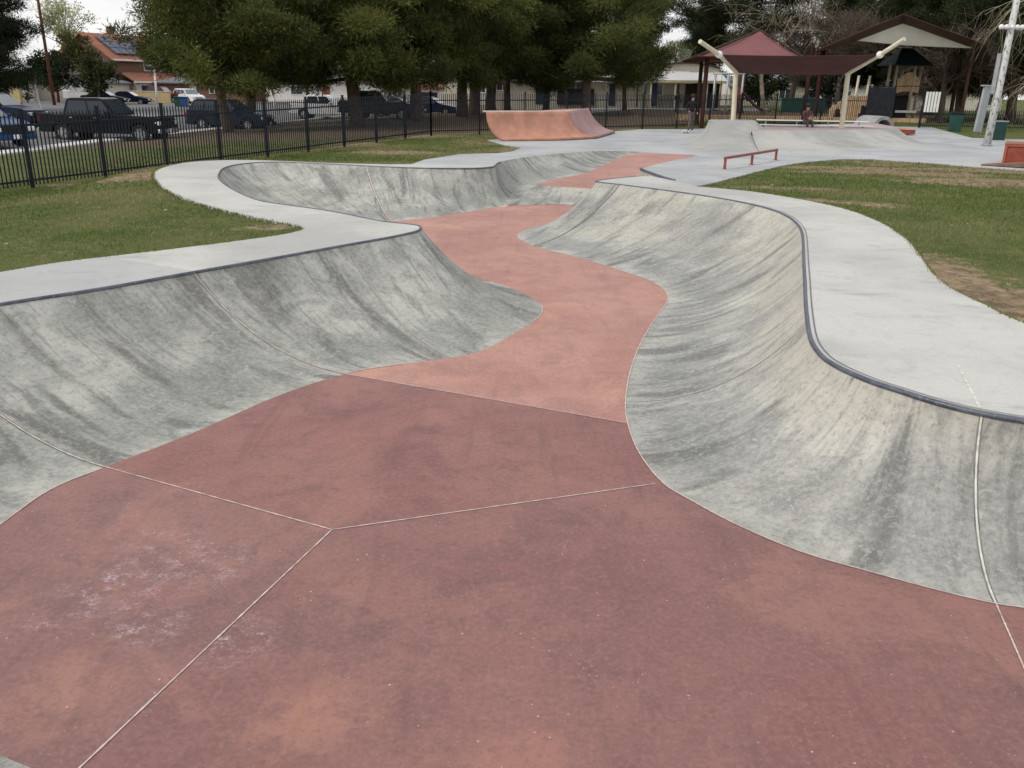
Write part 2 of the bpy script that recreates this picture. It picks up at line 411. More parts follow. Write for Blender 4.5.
def mat_tile():
    t = NT('clay_roof_tile'); v = t.coord('Object')
    n = t.noise(v, 2.2, 5, .6); n2 = t.noise(v, 14, 3, .6)
    w = t.n('ShaderNodeTexWave'); w.inputs['Scale'].default_value = 1.3; w.inputs['Distortion'].default_value = .6; t.l(v, w.inputs['Vector'])
    c = t.mix(t.ramp(n, .3, .7), (.29, .125, .085), (.37, .18, .12))
    c = t.mix(t.math('MULTIPLY', t.ramp(n2, .4, .6), .25), c, (.25, .09, .06))
    return t.out(c, .85, .2, w.outputs['Fac'], .6, .05)
MT['tile'] = mat_tile()
def mat_tone(name, rough=.8, transl=.0):
    t = NT(name); a = t.n('ShaderNodeAttribute'); a.attribute_name = 'tone'
    m = t.out(a.outputs['Color'], rough, .15)
    if transl:
        tr = t.n('ShaderNodeBsdfTranslucent'); t.l(a.outputs['Color'], tr.inputs['Color'])
        mx = t.n('ShaderNodeMixShader'); mx.inputs[0].default_value = transl
        t.l(t.b.outputs[0], mx.inputs[1]); t.l(tr.outputs[0], mx.inputs[2])
        t.l(mx.outputs[0], t.t.nodes['Material Output'].inputs['Surface'])
    return m
MT['needles'] = mat_tone('needles', .75, .22)
MT['leaves'] = mat_tone('leaves', .7, .25)
MT['blades'] = mat_tone('grass_blades', .8, .25)
def mat_ground():
    t = NT('lawn_ground'); w = t.coord('World'); a = t.n('ShaderNodeAttribute'); a.attribute_name = 'tone'
    sx = t.n('ShaderNodeSeparateColor'); t.l(a.outputs['Color'], sx.inputs['Color'])
    n = t.noise(w, 6, 8, .7); n2 = t.noise(w, .9, 6, .65, .5); n3 = t.noise(w, 24, 6, .7)
    g = t.mix(t.ramp(n2, .35, .65), (.065, .094, .024), (.115, .130, .042))
    g = t.mix(t.math('MULTIPLY', t.ramp(n, .46, .68), .5), g, (.16, .14, .065))
    g = t.mix(t.math('MULTIPLY', t.ramp(n3, .5, .7), .4), g, (.035, .055, .014))
    d = t.mix(t.ramp(n, .36, .64), (.14, .10, .062), (.33, .25, .165))
    k = t.ramp(t.math('ADD', sx.outputs['Red'], t.math('ADD', t.math('MULTIPLY', t.math('SUBTRACT', n3, .5), 1.6), t.math('MULTIPLY', t.math('SUBTRACT', n, .5), 1.6))), .22, .66)
    c = t.mix(k, g, d)
    lit = t.mix(t.ramp(n3, .42, .6), (.095, .072, .050), (.20, .155, .105))      # needle litter under the pines
    k2 = t.ramp(t.math('ADD', sx.outputs['Green'], t.math('MULTIPLY', t.math('SUBTRACT', n, .5), .8)), .3, .7)
    c = t.mix(k2, c, lit)
    return t.out(c, .95, .1, t.math('ADD', n, n3), .5, .03)
MT['ground'] = mat_ground()
# ------------------------------------------------------------------ skatepark
D = .78
def zp(Y): return .35 + .012 * (min(Y, 90) - 25)
def atp(x, y):
    z = .4
    for _ in range(25):
        p = at(x, y, z); z = zp(p.y)
    return at(x, y, z)
def cr(P, n=6, closed=False):
    "Catmull-Rom through a list of arrays"
    P = [np.array(p, dtype=float) for p in P]; N = len(P); out = []
    for i in range(N - 1):
        a = P[i - 1] if i > 0 else 2 * P[0] - P[1]
        b, c = P[i], P[i + 1]
        d = P[i + 2] if i + 2 < N else 2 * P[-1] - P[-2]
        for k in range(n):
            t = k / n
            out.append(.5 * ((2 * b) + (-a + c) * t + (2 * a - 5 * b + 4 * c - d) * t * t + (-a + 3 * b - 3 * c + d) * t ** 3))
    out.append(P[-1]); return out
def T(x, y, z=None): return tuple(at(x, y, D if z is None else z))
def B(x, y, z=0.0): return tuple(at(x, y, z))
def dense(pairs, n=6): return [(Vector(q[:3]), Vector(q[3:])) for q in cr([list(a) + list(b) for a, b in pairs], n)]
def profile(top, bot, m):
    d = Vector((top.x - bot.x, top.y - bot.y)); L = d.length; h = top.z - bot.z
    u = Vector((d.x / L, d.y / L)) if L > 1e-6 else Vector((0, 1)); out = []
    for k in range(m + 1):
        t = k / m
        if h > .02 and L > h:
            r = (h * h + L * L) / (2 * h); th = math.asin(min(1, L / r)) * t; x = r * math.sin(th); z = r * (1 - math.cos(th)); nn = (math.sin(th), math.cos(th))
        else:
            th = math.pi / 2 * t; x = L * math.sin(th); z = h * (1 - math.cos(th)); nn = (math.sin(th), math.cos(th))
        out.append((Vector((bot.x + u.x * x, bot.y + u.y * x, bot.z + z)), Vector((-u.x * nn[0], -u.y * nn[0], nn[1]))))
    return out
def loft_wall(mb, prs, m=16, mi=0, seams=(), seam_mi=1, u0=0.0):
    rows = [profile(a, b, m) for a, b in prs]
    us = [u0]
    for i in range(1, len(rows)): us.append(us[-1] + .5 * ((rows[i][0][0] - rows[i - 1][0][0]).length + (rows[i][m][0] - rows[i - 1][m][0]).length) + 1e-4)
    vl = []
    for r_ in rows:
        v = [0]
        for k in range(1, m + 1): v.append(v[-1] + (r_[k][0] - r_[k - 1][0]).length)
        vl.append(v)
    vs = [p for r_ in rows for p, _ in r_]; fs = []; uvs = []
    for i in range(len(rows) - 1):
        for k in range(m):
            fs.append((i * (m + 1) + k, (i + 1) * (m + 1) + k, (i + 1) * (m + 1) + k + 1, i * (m + 1) + k + 1))
            uvs.append([(us[i], vl[i][k]), (us[i + 1], vl[i + 1][k]), (us[i + 1], vl[i + 1][k + 1]), (us[i], vl[i][k + 1])])
    mb.add(vs, fs, mi, uvs)
    for i, w in seams:
        r_ = rows[i]; q = rows[min(i + 1, len(rows) - 1)]; o = rows[i - 1]
        for wd, dz, smi in ((w * 1.9, .002, 3), (w * .8, .004, seam_mi)):  # wider dark strip first, giving the joint a shaded recess look
          vs = []
          for k in range(m + 1):
            side = (q[k][0] - o[k][0]); side = side.normalized() if side.length > 1e-6 else Vector((1, 0, 0))
            jj = 1 + .12 * math.sin(k * 2.3 + i) if smi == 3 else 1 + .15 * math.sin(k * 1.7 + i)
            p = r_[k][0] + r_[k][1] * dz
            vs += [p - side * wd * jj / 2, p + side * wd * jj / 2]
          mb.add(vs, [(2 * k, 2 * k + 1, 2 * k + 3, 2 * k + 2) for k in range(m)], smi)
    return rows
def fill(poly, zf=None, step=None, holes=(), edges=(), extra=()):
    "triangulated sheet inside a polygon of 3D points"
    pts = [Vector((p[0], p[1])) for p in poly]; n = len(pts)
    fc = [list(range(n))]; ed = []
    for a, b in edges:
        ed.append((len(pts), len(pts) + 1)); pts += [Vector(a), Vector(b)]
    if step:
        xs = [p[0] for p in poly]; ys = [p[1] for p in poly]
        gx = np.arange(min(xs), max(xs), step); gy = np.arange(min(ys), max(ys), step)
        X, Y = np.meshgrid(gx, gy); g = np.stack([X.ravel(), Y.ravel()], 1)
        g = g[inside(g, poly)]
        b = np.array([[p[0], p[1]] for p in poly])
        dm = np.sqrt(((g[:, None, :] - b[None]) ** 2).sum(2)).min(1) if len(g) else np.zeros(0)
        pts += [Vector(q) for q in g[dm > step * .4]]
    r_ = delaunay_2d_cdt(pts, ed, fc, 1, 1e-5)
    cp = list(poly) + list(extra); bx = np.array([[p[0], p[1]] for p in cp]); bz = np.array([p[2] for p in cp])
    vs = []
    for v in r_[0]:
        if zf: z = zf(v.x, v.y)
        else:
            d = ((bx - np.array([v.x, v.y])) ** 2).sum(1); w = 1 / (d ** 1.5 + 1e-9); z = float((w * bz).sum() / w.sum())
        vs.append((v.x, v.y, z))
    return vs, [tuple(f) for f in r_[2]]
def inside(g, poly):
    px = np.array([p[0] for p in poly]); py = np.array([p[1] for p in poly])
    x = g[:, 0]; y = g[:, 1]; c = np.zeros(len(g), bool); j = len(px) - 1
    for i in range(len(px)):
        k = ((py[i] > y) != (py[j] > y)) & (x < (px[j] - px[i]) * (y - py[i]) / (py[j] - py[i] + 1e-12) + px[i])
        c ^= k; j = i
    return c
def skirt(mb, path, depth, mi=0):
    path = [Vector(p) for p in path]
    vs = [p for p in path] + [p - Vector((0, 0, depth)) for p in path]; n = len(path)
    mb.add(vs, [(i, i + 1, n + i + 1, n + i) for i in range(n - 1)], mi)

# left run: from under the camera round the near pocket, along the long wall, round the far pocket and along the upper floor
L_pairs = [
 ((5.2, 3.3, D), (4.0, 3.1, 0)), ((5.0, 2.0, D), (3.7, 2.62, 0)), ((4.0, 1.15, D), (3.1, 2.32, 0)), ((2.5, .85, D), (2.2, 2.2, 0)), ((.5, .8, D), (.5, 2.25, 0)),
 ((-1.5, 1.0, D), (-1.2, 2.5, 0)), ((-3.0, 1.5, D), B(0, 755)), ((-4.2, 2.4, D), (-2.45, 3.05, 0)), ((-4.95, 3.6, D), (-2.95, 3.6, 0)), ((-5.2, 4.9, D), (-3.18, 4.15, 0)),
 ((-5.12, 5.5, D), B(0, 525)), ((-4.95, 5.98, D), B(50, 490)), ((-4.72, 6.36, D), B(105, 467)), (T(0, 304), B(190, 434)), (T(100, 288.5), B(280, 395)),
 (T(193, 272), B(345, 374)), (T(270, 258.5), B(395, 365)), (T(345, 245), B(450, 358)), (T(385, 238), B(485, 349)), (T(407, 233.5), B(515, 333)), (T(416, 231.2), B(534, 321)),
 (T(420, 229), B(542, 312)), (T(420.5, 227), B(540, 304)), (T(418, 225.6), B(528, 296)), (T(410, 224.5), B(505, 286)), (T(398, 223.2), B(470, 276)),
 (T(380, 221), (-.95, 13.0, 0)), (T(340, 213), (-1.9, 13.9, 0)), (T(316, 209), (-2.75, 14.5, 0)), (T(286, 205), (-3.6, 15.2, 0)), (T(257, 200), (-4.1, 16.0, 0)), (T(232, 189), (-4.5, 17.0, 0)),
 (T(220, 180), (-4.75, 17.8, 0)), (T(219, 174), (-4.8, 18.3, 0)), (T(225, 167.5), (-4.5, 18.4, 0)), (T(245, 163.5), (-4.0, 18.1, 0)), (T(280, 162), (-3.3, 17.5, 0)), (T(340, 164.5), (-2.7, 17.2, 0)),
 (T(390, 167), B(406, 220)), (T(430, 168.2), B(457, 213.5)), (T(465, 168.3), B(482, 209.5)), (T(484, 167.6), B(495, 207)), (T(493, 166.4), B(506, 205.5, .01)), (T(496, 164.5, D), B(515, 199, .02)),
 (T(499, 162.4, .77), B(524, 191, .085)), (T(509, 159.8, .75), B(535, 184, .22)), (T(526, 157, .72), B(560, 178.5, .235)), (T(544, 155, .68), B(585, 173, .26)),
 (T(570, 152.8, .62), B(602, 166, .29)), (T(592, 151.2, .56), B(617, 159, .33)), (T(615, 151, .50), B(626, 155.6, .36)), (T(638, 151.6, .45), B(636, 153.2, .40))]
NS = 6
Ld = dense(L_pairs, NS)
iL = lambda k: k * NS
R_pairs = [
 ((5.2, 3.3, D), (4.0, 3.1, 0)), ((4.65, 3.95, D), (3.65, 3.52, 0)), ((3.75, 4.38, D), (3.2, 3.80, 0)), (T(1024, 419.5), B(1024, 608)), (T(982, 412.3), B(996, 604)), (T(950, 405), B(940, 591)), (T(925, 398), B(870, 572)), (T(900, 390), B(800, 551.5)),
 (T(875, 382), B(735, 524)), (T(855, 374), B(690, 500)), (T(838, 366), B(664, 484)), (T(824, 357), B(645, 462)), (T(814, 345), B(633, 440)), (T(809.5, 333), B(626, 415)), (T(807, 315), B(626, 395)), (T(805.8, 300), B(630, 372)),
 (T(805, 280), B(639, 347)), (T(804, 262), B(650, 327)), (T(803.5, 246), B(661, 311)), (T(802.5, 234), B(667, 302)), (T(799, 225.5), B(667.5, 296)), (T(790, 217.5), B(662, 288)), (T(776, 211), B(648, 280)), (T(755, 205), B(628, 273)),
 (T(725, 199), B(605, 265.5)), (T(695, 194.3), B(583, 259)), (T(665, 190.2), B(564, 254)), (T(640, 187), B(548, 250)), (T(620, 184.5), B(534, 246)), (T(608, 183.2), B(523, 241)), (T(600, 182.3), B(517.5, 236.5)), (T(597, 181.7), B(522, 231.5)),
 (T(596.2, 181.2), B(538, 226)), (T(597, 180.8), B(562, 221.5)), ((1.95, 18.35, D), (1.35, 18.3, 0)), ((2.3, 18.75, D), (1.7, 19.2, .0)), ((2.7, 19.1, D), B(577, 206))]
Rd = dense(R_pairs, NS)

Lo = empty('quarter_pipe', (-3.2, 8.4, 0), 0, 'long curved grey quarter pipe with steel coping nearest the parked cars, its deck round grass', 'quarter pipe')
Ro = empty('quarter_pipe', (2.6, 7.4, 0), 0, 'S-curved pale quarter pipe with steel coping beside the bare-patched lawn and low rail', 'quarter pipe')
o3 = lambda e: tuple(e.location)
mb = MB()
Lrows = loft_wall(mb, Ld, 18, 0, [(iL(12), .014), (iL(15), .016), (iL(17), .012), (iL(37) + 3, .03)], 1)
mb.build('transition', [MT['wall_l'], MT['joint'], MT['joint'], MT['grime_shade_g']], Lo, auto=60, origin=o3(Lo), fix=False)
mb = MB()
Rrows = loft_wall(mb, Rd, 20, 0, [(iL(4), .014), (iL(24), .008), (iL(13) + 4, .008)], 1)
MT['joint_dark'] = simple('dark_joint', (.10, .10, .095), .9, .2, 10)
_j = MB(); _r = loft_wall(_j, Rd[iL(28) - 1:iL(28) + 2], 20, 0, [(1, .022)], 1); _v = _j.v[-42:]; mb.add(_v, [(2 * k, 2 * k + 1, 2 * k + 3, 2 * k + 2) for k in range(20)], 2)
mb.build('transition', [MT['wall_r'], MT['joint_pale'], MT['joint_dark'], MT['grime_shade_g']], Ro, auto=60, origin=o3(Ro), fix=False)

Ltop = [a for a, b in Ld]; Rtop = [a for a, b in Rd]; Lbot = [b for a, b in Ld]; Rbot = [b for a, b in Rd]
kEnd = iL(43)                       # the coping ends where the upper floor begins
mb = MB(); pts = Ltop[:kEnd + 8]
mb.tube([p + Vector((0, 0, -.010)) for p in pts], .021, 10)
mb.build('coping', MT['coping'], Lo, smooth=True, origin=o3(Lo))
mb = MB(); mb.tube([p + Vector((0, 0, -.008)) for p in Rtop], .019, 10)
# flat steel edge set into the deck behind the pipe
def edging(mb, path, w, dz, off=.035, mi=0):
    vs = []; n = len(path)
    for i, p in enumerate(path):
        t = path[min(i + 1, n - 1)] - path[max(i - 1, 0)]; s = Vector((t.y, -t.x, 0)).normalized()
        vs += [p + s * off + Vector((0, 0, dz)), p + s * (off + w) + Vector((0, 0, dz))]
    mb.add(vs, [(2 * i, 2 * i + 1, 2 * i + 3, 2 * i + 2) for i in range(n - 1)], mi)
edging(mb, Rtop, .010, .006, .042, 0)
mb.build('coping', MT['coping'], Ro, smooth=True, origin=o3(Ro))

# decks
Lout = [T(*p) for p in [(0, 272), (60, 262), (140, 252.7), (200, 245.5), (250, 239), (280, 234.7), (296, 231.5), (302, 229), (298, 226.3), (285, 223.5), (250, 216.5), (210, 207), (185, 199), (165, 189.5), (154.5, 180), (153.5, 174), (158, 169.3), (172, 165), (190, 162), (215, 160.4), (250, 160), (290, 161.2), (330, 162.8), (375, 164), (412, 164.2)]]
Lout = [Vector(q) for q in cr(Lout, 4)]
off = [Vector(q) for q in cr([(6.9, 3.3, D), (6.6, 1.2, D), (5.2, -1.0, D), (2.5, -1.8, D), (-2, -1.8, D), (-5.2, -.6, D), (-6.8, 1.8, D), (-7.0, 4.4, D), (-6.3, 6.4, D), tuple(Lout[0])], 4)]
Louter = off[:-1] + Lout
deck_end = iL(42)
poly = Ltop[:deck_end + 1] + list(reversed(Louter))
dq0 = at(178, 268.5, D); dq1 = at(105, 256.5, D)
mb = MB(); vs, fs = fill(poly, lambda x, y: D, .6, edges=[((dq0 + (dq0 - dq1) * .3)[:2], (dq1 + (dq1 - dq0) * .3)[:2])]); mb.add(vs, fs); skirt(mb, Louter, .45)
for i_, f_ in enumerate(fs):
    c_ = [sum(vs[j_][k_] for j_ in f_) / 3 for k_ in (0, 1)]
    if (dq1.x - dq0.x) * (c_[1] - dq0.y) - (dq1.y - dq0.y) * (c_[0] - dq0.x) > 0 and c_[0] < -2.9 and c_[1] < 9.2: mb.m[i_] = 1
MT['deck_grey'] = mat_deck('older_deck_concrete', (.40, .405, .405), (.48, .48, .465), (.29, .295, .30))
mb.build('deck', [MT['deck'], MT['deck_grey']], Lo, origin=o3(Lo), fix=False)
Rout = [T(*p) for p in [(1024, 323), (988, 306), (962, 294), (944, 283), (931, 271), (922, 258), (913, 246), (900, 234), (880, 222), (850, 210.3), (820, 203), (785, 196.5), (750, 191.2), (715, 187.8), (696, 186.3)]]
Rout = [Vector(q) for q in cr([(6.9, 3.3, D), (5.4, 4.9, D), (4.6, 6.0, D)] + Rout, 4)]
Rback = [Rtop[-1], Vector((3.0, 19.15, D)), Vector(T(690, 184.0)), Rout[-1]]
poly = Rtop + [Vector(q) for q in Rback[1:]] + list(reversed(Rout))[1:]
mb = MB(); vs, fs = fill(poly, lambda x, y: D, .5); mb.add(vs, fs); skirt(mb, Rout, .45)
# a pale sawn joint in the deck, running on from the joint in the curve
p0 = Vector(T(980, 408)); p1 = Vector(T(958, 366)); mb.bar(p0 + Vector((0, 0, .002)), p1 + Vector((0, 0, .002)), .014, .006, 1)
mb.build('deck', [MT['deck'], MT['joint_pale']], Ro, origin=o3(Ro), fix=False)
# red floor
kb = iL(42)
fl = Lbot[:kb + 1] + [Vector(B(520, 203.0)), Vector(B(535, 202.6)), Vector(B(562, 202.2)), Vector(B(577, 204.5))] + list(reversed(Rbot))[:-1]
cut = [((332, 530), (105, 467)), ((332, 530), (655, 484)), ((345, 374), (626, 423))]
Jc = at(332, 530, 0); J80 = at(80, 768, 0); dJ = (J80 - Jc); J80 = Jc + dJ * 1.16
edges = [(at(*a, 0)[:2], at(*b, 0)[:2]) for a, b in cut] + [(Jc[:2], J80[:2])]
vs, fs = fill(fl, lambda x, y: 0.0, .8, edges=edges)
def side(p, a, b): return (b[0] - a[0]) * (p[1] - a[1]) - (b[1] - a[1]) * (p[0] - a[0])
jl = at(105, 467, 0); jr = at(655, 484, 0); k0 = at(345, 374, 0); k1 = at(626, 423, 0)
mi = []
for f in fs:
    c = [sum(vs[i][k] for i in f) / 3 for k in (0, 1)]
    if side(c, k0, k1) > 0 and c[1] > 6.4: mi.append(3)
    elif side(c, jl, Jc) > 0 and c[0] <= Jc.x or side(c, Jc, jr) > 0 and c[0] > Jc.x: mi.append(2)
    elif side(c, Jc, J80) > 0: mi.append(1)
    else: mi.append(0)
mi = [m for m in mi]
mb = MB()
for f, m in zip(fs, mi): pass
mb.add(vs, fs); mb.m = mi
def joint(a, b, w=.009, mi=4):
    pass
    a = Vector((a[0], a[1], 0)); b = Vector((b[0], b[1], 0)); d = (b - a).normalized(); s = Vector((d.y, -d.x, 0)) * w / 2; z = Vector((0, 0, .004 if mi == 4 else .002))
    n = 60; vv = []
    for i in range(n + 1):
        p = a + (b - a) * i / n; j = s * rng.uniform(.55, 1.3); vv += [p + j + z, p - j + z]
    mb.add(vv, [(2 * i, 2 * i + 1, 2 * i + 3, 2 * i + 2) for i in range(n)], mi)
for a, b in edges: joint(a, b)
joint(at(996, 604, 0), at(1024, 668, 0)); q = at(1024, 668, 0); qq = q + (q - at(996, 604, 0)) * 1.6; joint(q, qq)
joint(at(560, 326, 0), at(645, 340, 0), .006)
# thin pale line of filler along the foot of the curves
def footline(path, w):
    vv = []; n = len(path)
    for i, p in enumerate(path):
        t = path[min(i + 1, n - 1)] - path[max(i - 1, 0)]; t = t if t.length > 1e-6 else Vector((1, 0, 0)); s = Vector((t.y, -t.x, 0)).normalized() * w / 2; z = Vector((0, 0, .005))
        vv += [p + s + z, p - s + z]
    mb.add(vv, [(2 * i, 2 * i + 1, 2 * i + 3, 2 * i + 2) for i in range(n - 1)], 4)
footline(Rbot[iL(2):iL(31)], .010); footline(Lbot[iL(15):iL(16) + 2], .012); footline(Lbot[iL(20):iL(22)], .010); footline(Lbot[iL(8):iL(12)], .009)
floor = mb.build('skatepark_floor', [MT['floor_a'], MT['floor_b'], MT['floor_c'], MT['floor_d'], MT['joint'], MT['grime']], None, fix=False)
tag(floor, 'red concrete skatepark floor with pale joint lines', None, None, 'structure')

# step up from the lower floor to the upper one
bank = empty('concrete_bank', tuple(B(540, 204)), 0, 'low pale concrete bank stepping up between the two red floors', 'bank')
def steploft(pairs, mt, name, n=6):
    mb = MB(); loft_wall(mb, dense(pairs, n), 8); mb.build(name, mt, bank, auto=60, origin=o3(bank), fix=False)
steploft([(B(522, 183.5, .21), B(488, 208, -.01)), (B(535, 184, .22), B(506, 205.5, .005)), (B(548, 185.5, .22), B(535, 204.6, .005)), (B(562, 187, .22), B(560, 204.1, .005))], MT['wall_l'], 'curved_face')
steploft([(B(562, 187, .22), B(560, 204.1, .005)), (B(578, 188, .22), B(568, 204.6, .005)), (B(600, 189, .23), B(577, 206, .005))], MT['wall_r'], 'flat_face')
# upper red floor
U_l = Lbot[iL(45):]
U_r = [B(634, 153, .40), B(664, 153.6, .42), B(697, 155, .42), B(688, 158, .40), B(672, 162.5, .38), B(650, 170, .31), B(637, 176, .27), B(632, 180.5, .245), B(637, 184, .24), B(645, 187, .235), B(628, 189.5, .235), B(600, 189, .23)]
U = [Vector(p) for p in U_l] + [Vector(p) for p in U_r[1:]] + [Vector(B(578, 188, .22)), Vector(B(562, 187, .22)), Vector(B(548, 185.5, .22))]
mb = MB(); vs, fs = fill(U, None, .8); mb.add(vs, fs)
uf = mb.build('upper_skatepark_floor', MT['floor_d'], None, fix=False); tag(uf, 'salmon red upper skatepark floor', None, None, 'structure')
# short wall with coping between the upper floor and the grey slab
hip = empty('quarter_pipe', tuple(B(650, 180, .25)), 0, 'short pale quarter pipe stub with dark coping between the salmon floor and the grey slab', 'quarter pipe')
H_pairs = [((2.95, 19.15, D), B(645, 187, .235)), (T(676, 181.0, .74), B(643, 186, .235)), (T(664, 177.3, .70), B(640, 184.5, .24)), (T(652, 173, .66), B(634, 181.5, .242)), (T(643, 169.6, .64), B(632, 179, .255)), (T(641, 168.7, .62), B(636, 175.5, .27)), (T(646, 167.3, .58), B(648, 170.5, .31)), (T(668, 161.6, .48), B(671, 162.5, .38)), (B(690, 157.4, .44), B(688, 158, .40))]
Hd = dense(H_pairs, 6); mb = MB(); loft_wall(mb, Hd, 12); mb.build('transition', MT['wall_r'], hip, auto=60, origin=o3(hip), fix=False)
mb = MB(); mb.tube([a + Vector((0, 0, -.01)) for a, b in Hd[8:34]], .034, 8); mb.build('coping', MT['coping'], hip, smooth=True, origin=o3(hip))
Htop = [a for a, b in Hd]

# the flat grey slab round everything
grass_r = [atp(940, 163.5), atp(905, 161.2), atp(870, 159), atp(840, 159.2), atp(810, 161.5), at(780, 166, .46), at(740, 176, .62), at(715, 182.5, .72)]
slab = ([Vector(p) for p in Ltop[deck_end:]] + [Vector(B(664, 153.6, .42)), Vector(B(697, 155, .42))] + list(reversed(Htop))
        + [Vector(T(690, 184.0)), Rout[-1]] + list(reversed(grass_r))
        + [atp(980, 167), atp(1024, 170), atp(1130, 178), atp(1130, 146), atp(1024, 139.5), atp(972, 138), atp(946, 131), atp(931, 127), atp(905, 126.5), atp(860, 126), atp(800, 126), atp(740, 127.5), atp(690, 129), atp(640, 129.3), atp(616, 131), atp(560, 134), atp(487, 140), atp(505, 145), atp(522, 147.5), atp(512, 151.5), atp(490, 154), atp(455, 156.5), at(425, 159.5, .52), at(416, 162.5, .68), Vector(Lout[-1])])
ex = [atp(x, y) for x in range(700, 1000, 12) for y in (150, 155) if not (y > 158 and x > 800)] + [atp(*q) for q in ((724, 169), (724, 165), (738, 166), (751, 164), (776, 160), (745, 170), (760, 168), (735, 160), (760, 158), (700, 163), (705, 158), (715, 170), (800, 157), (690, 133), (690, 140), (700, 130), (660, 140), (630, 138), (590, 143), (550, 147), (640, 146))] * 2
mb = MB(); vs, fs = fill(slab, None, .9, extra=ex); mb.add(vs, fs); skirt(mb, slab + slab[:1], .45)
pz = mb.build('skatepark_slab', MT['plaza'], None, fix=False, auto=70); tag(pz, 'grey concrete slab around the ramps', None, None, 'structure')
slab_z = np.array([[p[0], p[1], p[2]] for p in slab])

# whole concrete outline, used to cut the lawn
i0 = len(Ltop[deck_end:]) + 4 + len(Htop)
outline = Louter + [Vector(p) for p in reversed(slab[slab.index(Rout[-1]) + 1:-1])] + list(reversed(Rout))[:-1]
outline = [Vector(p) for p in outline]

# ------------------------------------------------------------------ terrain
lot = [Vector((-19.2, 24, 0)), Vector((-18.7, 40.5, 0)), Vector((-16.6, 58, 0)), Vector((-14.5, 78, 0)), Vector((-13, 92, 0)), Vector((-22, 112, 0)), Vector((-150, 124, 0)), Vector((-150, 10, 0)), Vector((-24, 10, 0))]
play = [Vector((8, 60, 0)), Vector((18, 57, 0)), Vector((31, 58, 0)), Vector((33, 74, 0)), Vector((22, 80, 0)), Vector((10, 78, 0))]
walk = [Vector((3, 84, 0)), Vector((5, 72, 0)), Vector((11, 82, 0)), Vector((24, 83, 0)), Vector((24, 86.5, 0)), Vector((3, 86.5, 0))]
ctrl = [(p.x, p.y, p.z - .03) for p in outline]
fA = Vector((-12.0, 21.5, 0)); fB = Vector((-3.8, 39.5, .44)); fC = Vector((14.2, 52.6, .58)); fD = Vector((20.4, 52.2, .62)); fE = Vector((23.6, 52.2, .62)); fF = Vector((36, 50.5, .62))
for a, b in ((fA - (fB - fA) * .6, fA), (fA, fB), (fB, fC), (fC, fD), (fD, fE), (fE, fF)):
    for k in range(8):
        p = a + (b - a) * k / 8; ctrl.append((p.x, p.y, max(p.z, -.02)))
nf = Vector(((fB - fA).y, -(fB - fA).x, 0)).normalized()
for k in range(-8, 21):
    p = fA + (fB - fA) * k / 20; zz = max(p.z, -.02)
    for o_, dz in ((0, 0), (.7, .01), (1.4, .04), (2.4, .10), (-.7, -.02), (-1.6, -.04)):
        q = p + nf * o_; ctrl.append((q.x, q.y, zz + dz))
for p in lot:
    for k in range(3): ctrl.append((p.x, p.y, -.12))
for i in range(len(lot)):
    a, b = lot[i], lot[(i + 1) % len(lot)]
    for k in range(1, 6): q = a + (b - a) * k / 6; ctrl.append((q.x, q.y, -.12))
for x in range(-140, -20, 12):
    for y in range(20, 120, 12): ctrl.append((x, y, -.12))
for p in play: ctrl.append((p.x, p.y, .8))
ctrl += [(20, 66, .8), (14, 68, .8), (27, 66, .8), (-2, 55, .5), (5, 62, .75), (0, 70, .85), (10, 85, 1.0), (25, 88, 1.0), (-5, 85, .8), (45, 70, .8), (60, 60, .8), (60, 100, 1.0), (30, 110, 1.0), (0, 110, .9), (9, 14, .75), (10, 9, .72), (12, 20, .5), (16, 16, .6), (22, 26, .5), (30, 34, .55), (40, 40, .6), (30, 10, .6), (9, 3, .6), (-9, 12, .35), (-8.5, 8, .45), (-11, 6, .3), (-14, 14, 0), (-16, 24, -.05), (-13, 34, .05), (-15, 50, -.02), (-8, 55, .4), (-6, 66, .6), (-10, 80, .3), (-8, -4, .5), (8, -4, .5)]
for x in range(-400, 401, 100):
    for y in (160, 240, 340): ctrl.append((x, y, -.1 if x < -20 else .8))
ctrl = np.array(ctrl)
def ground_z(xy):
    xy = np.asarray(xy, dtype=float); out = np.empty(len(xy))
    for s in range(0, len(xy), 2000):
        d = ((xy[s:s + 2000, None, :] - ctrl[None, :, :2]) ** 2).sum(2); w = 1 / (d ** 1.3 + 1e-6); out[s:s + 2000] = (w * ctrl[:, 2]).sum(1) / w.sum(1)
    return out
def gz(x, y): return float(ground_z([(x, y)])[0])
big = [(-420, -60), (420, -60), (420, 420), (-420, 420)]
pts = [Vector(p) for p in big]; ed = []; 
def loop(poly):
    n0 = len(pts); pts.extend(Vector((p[0], p[1])) for p in poly); n = len(poly); ed.extend((n0 + i, n0 + (i + 1) % n) for i in range(n))
loop(outline); loop(lot); loop(play); loop(walk)
def grid(x0, x1, y0, y1, s, skip=None):
    X, Y = np.meshgrid(np.arange(x0, x1, s), np.arange(y0, y1, s)); g = np.stack([X.ravel(), Y.ravel()], 1) + rng.uniform(-.3, .3, (X.size, 2)) * s
    if skip: g = g[~((g[:, 0] > skip[0]) & (g[:, 0] < skip[1]) & (g[:, 1] > skip[2]) & (g[:, 1] < skip[3]))]
    return g
ob = np.array([[p.x, p.y] for p in outline])
g = np.concatenate([grid(-13, 22, 1, 38, .42), grid(-40, 45, -10, 70, 1.6, (-13, 22, 1, 38)), grid(-400, 400, -55, 410, 14, (-40, 45, -10, 70))])
dm = np.concatenate([np.sqrt(((g[s:s + 1000, None] - ob[None]) ** 2).sum(2)).min(1) for s in range(0, len(g), 1000)])
g = g[(~inside(g, outline)) & (dm > .12)]
pts += [Vector(q) for q in g]
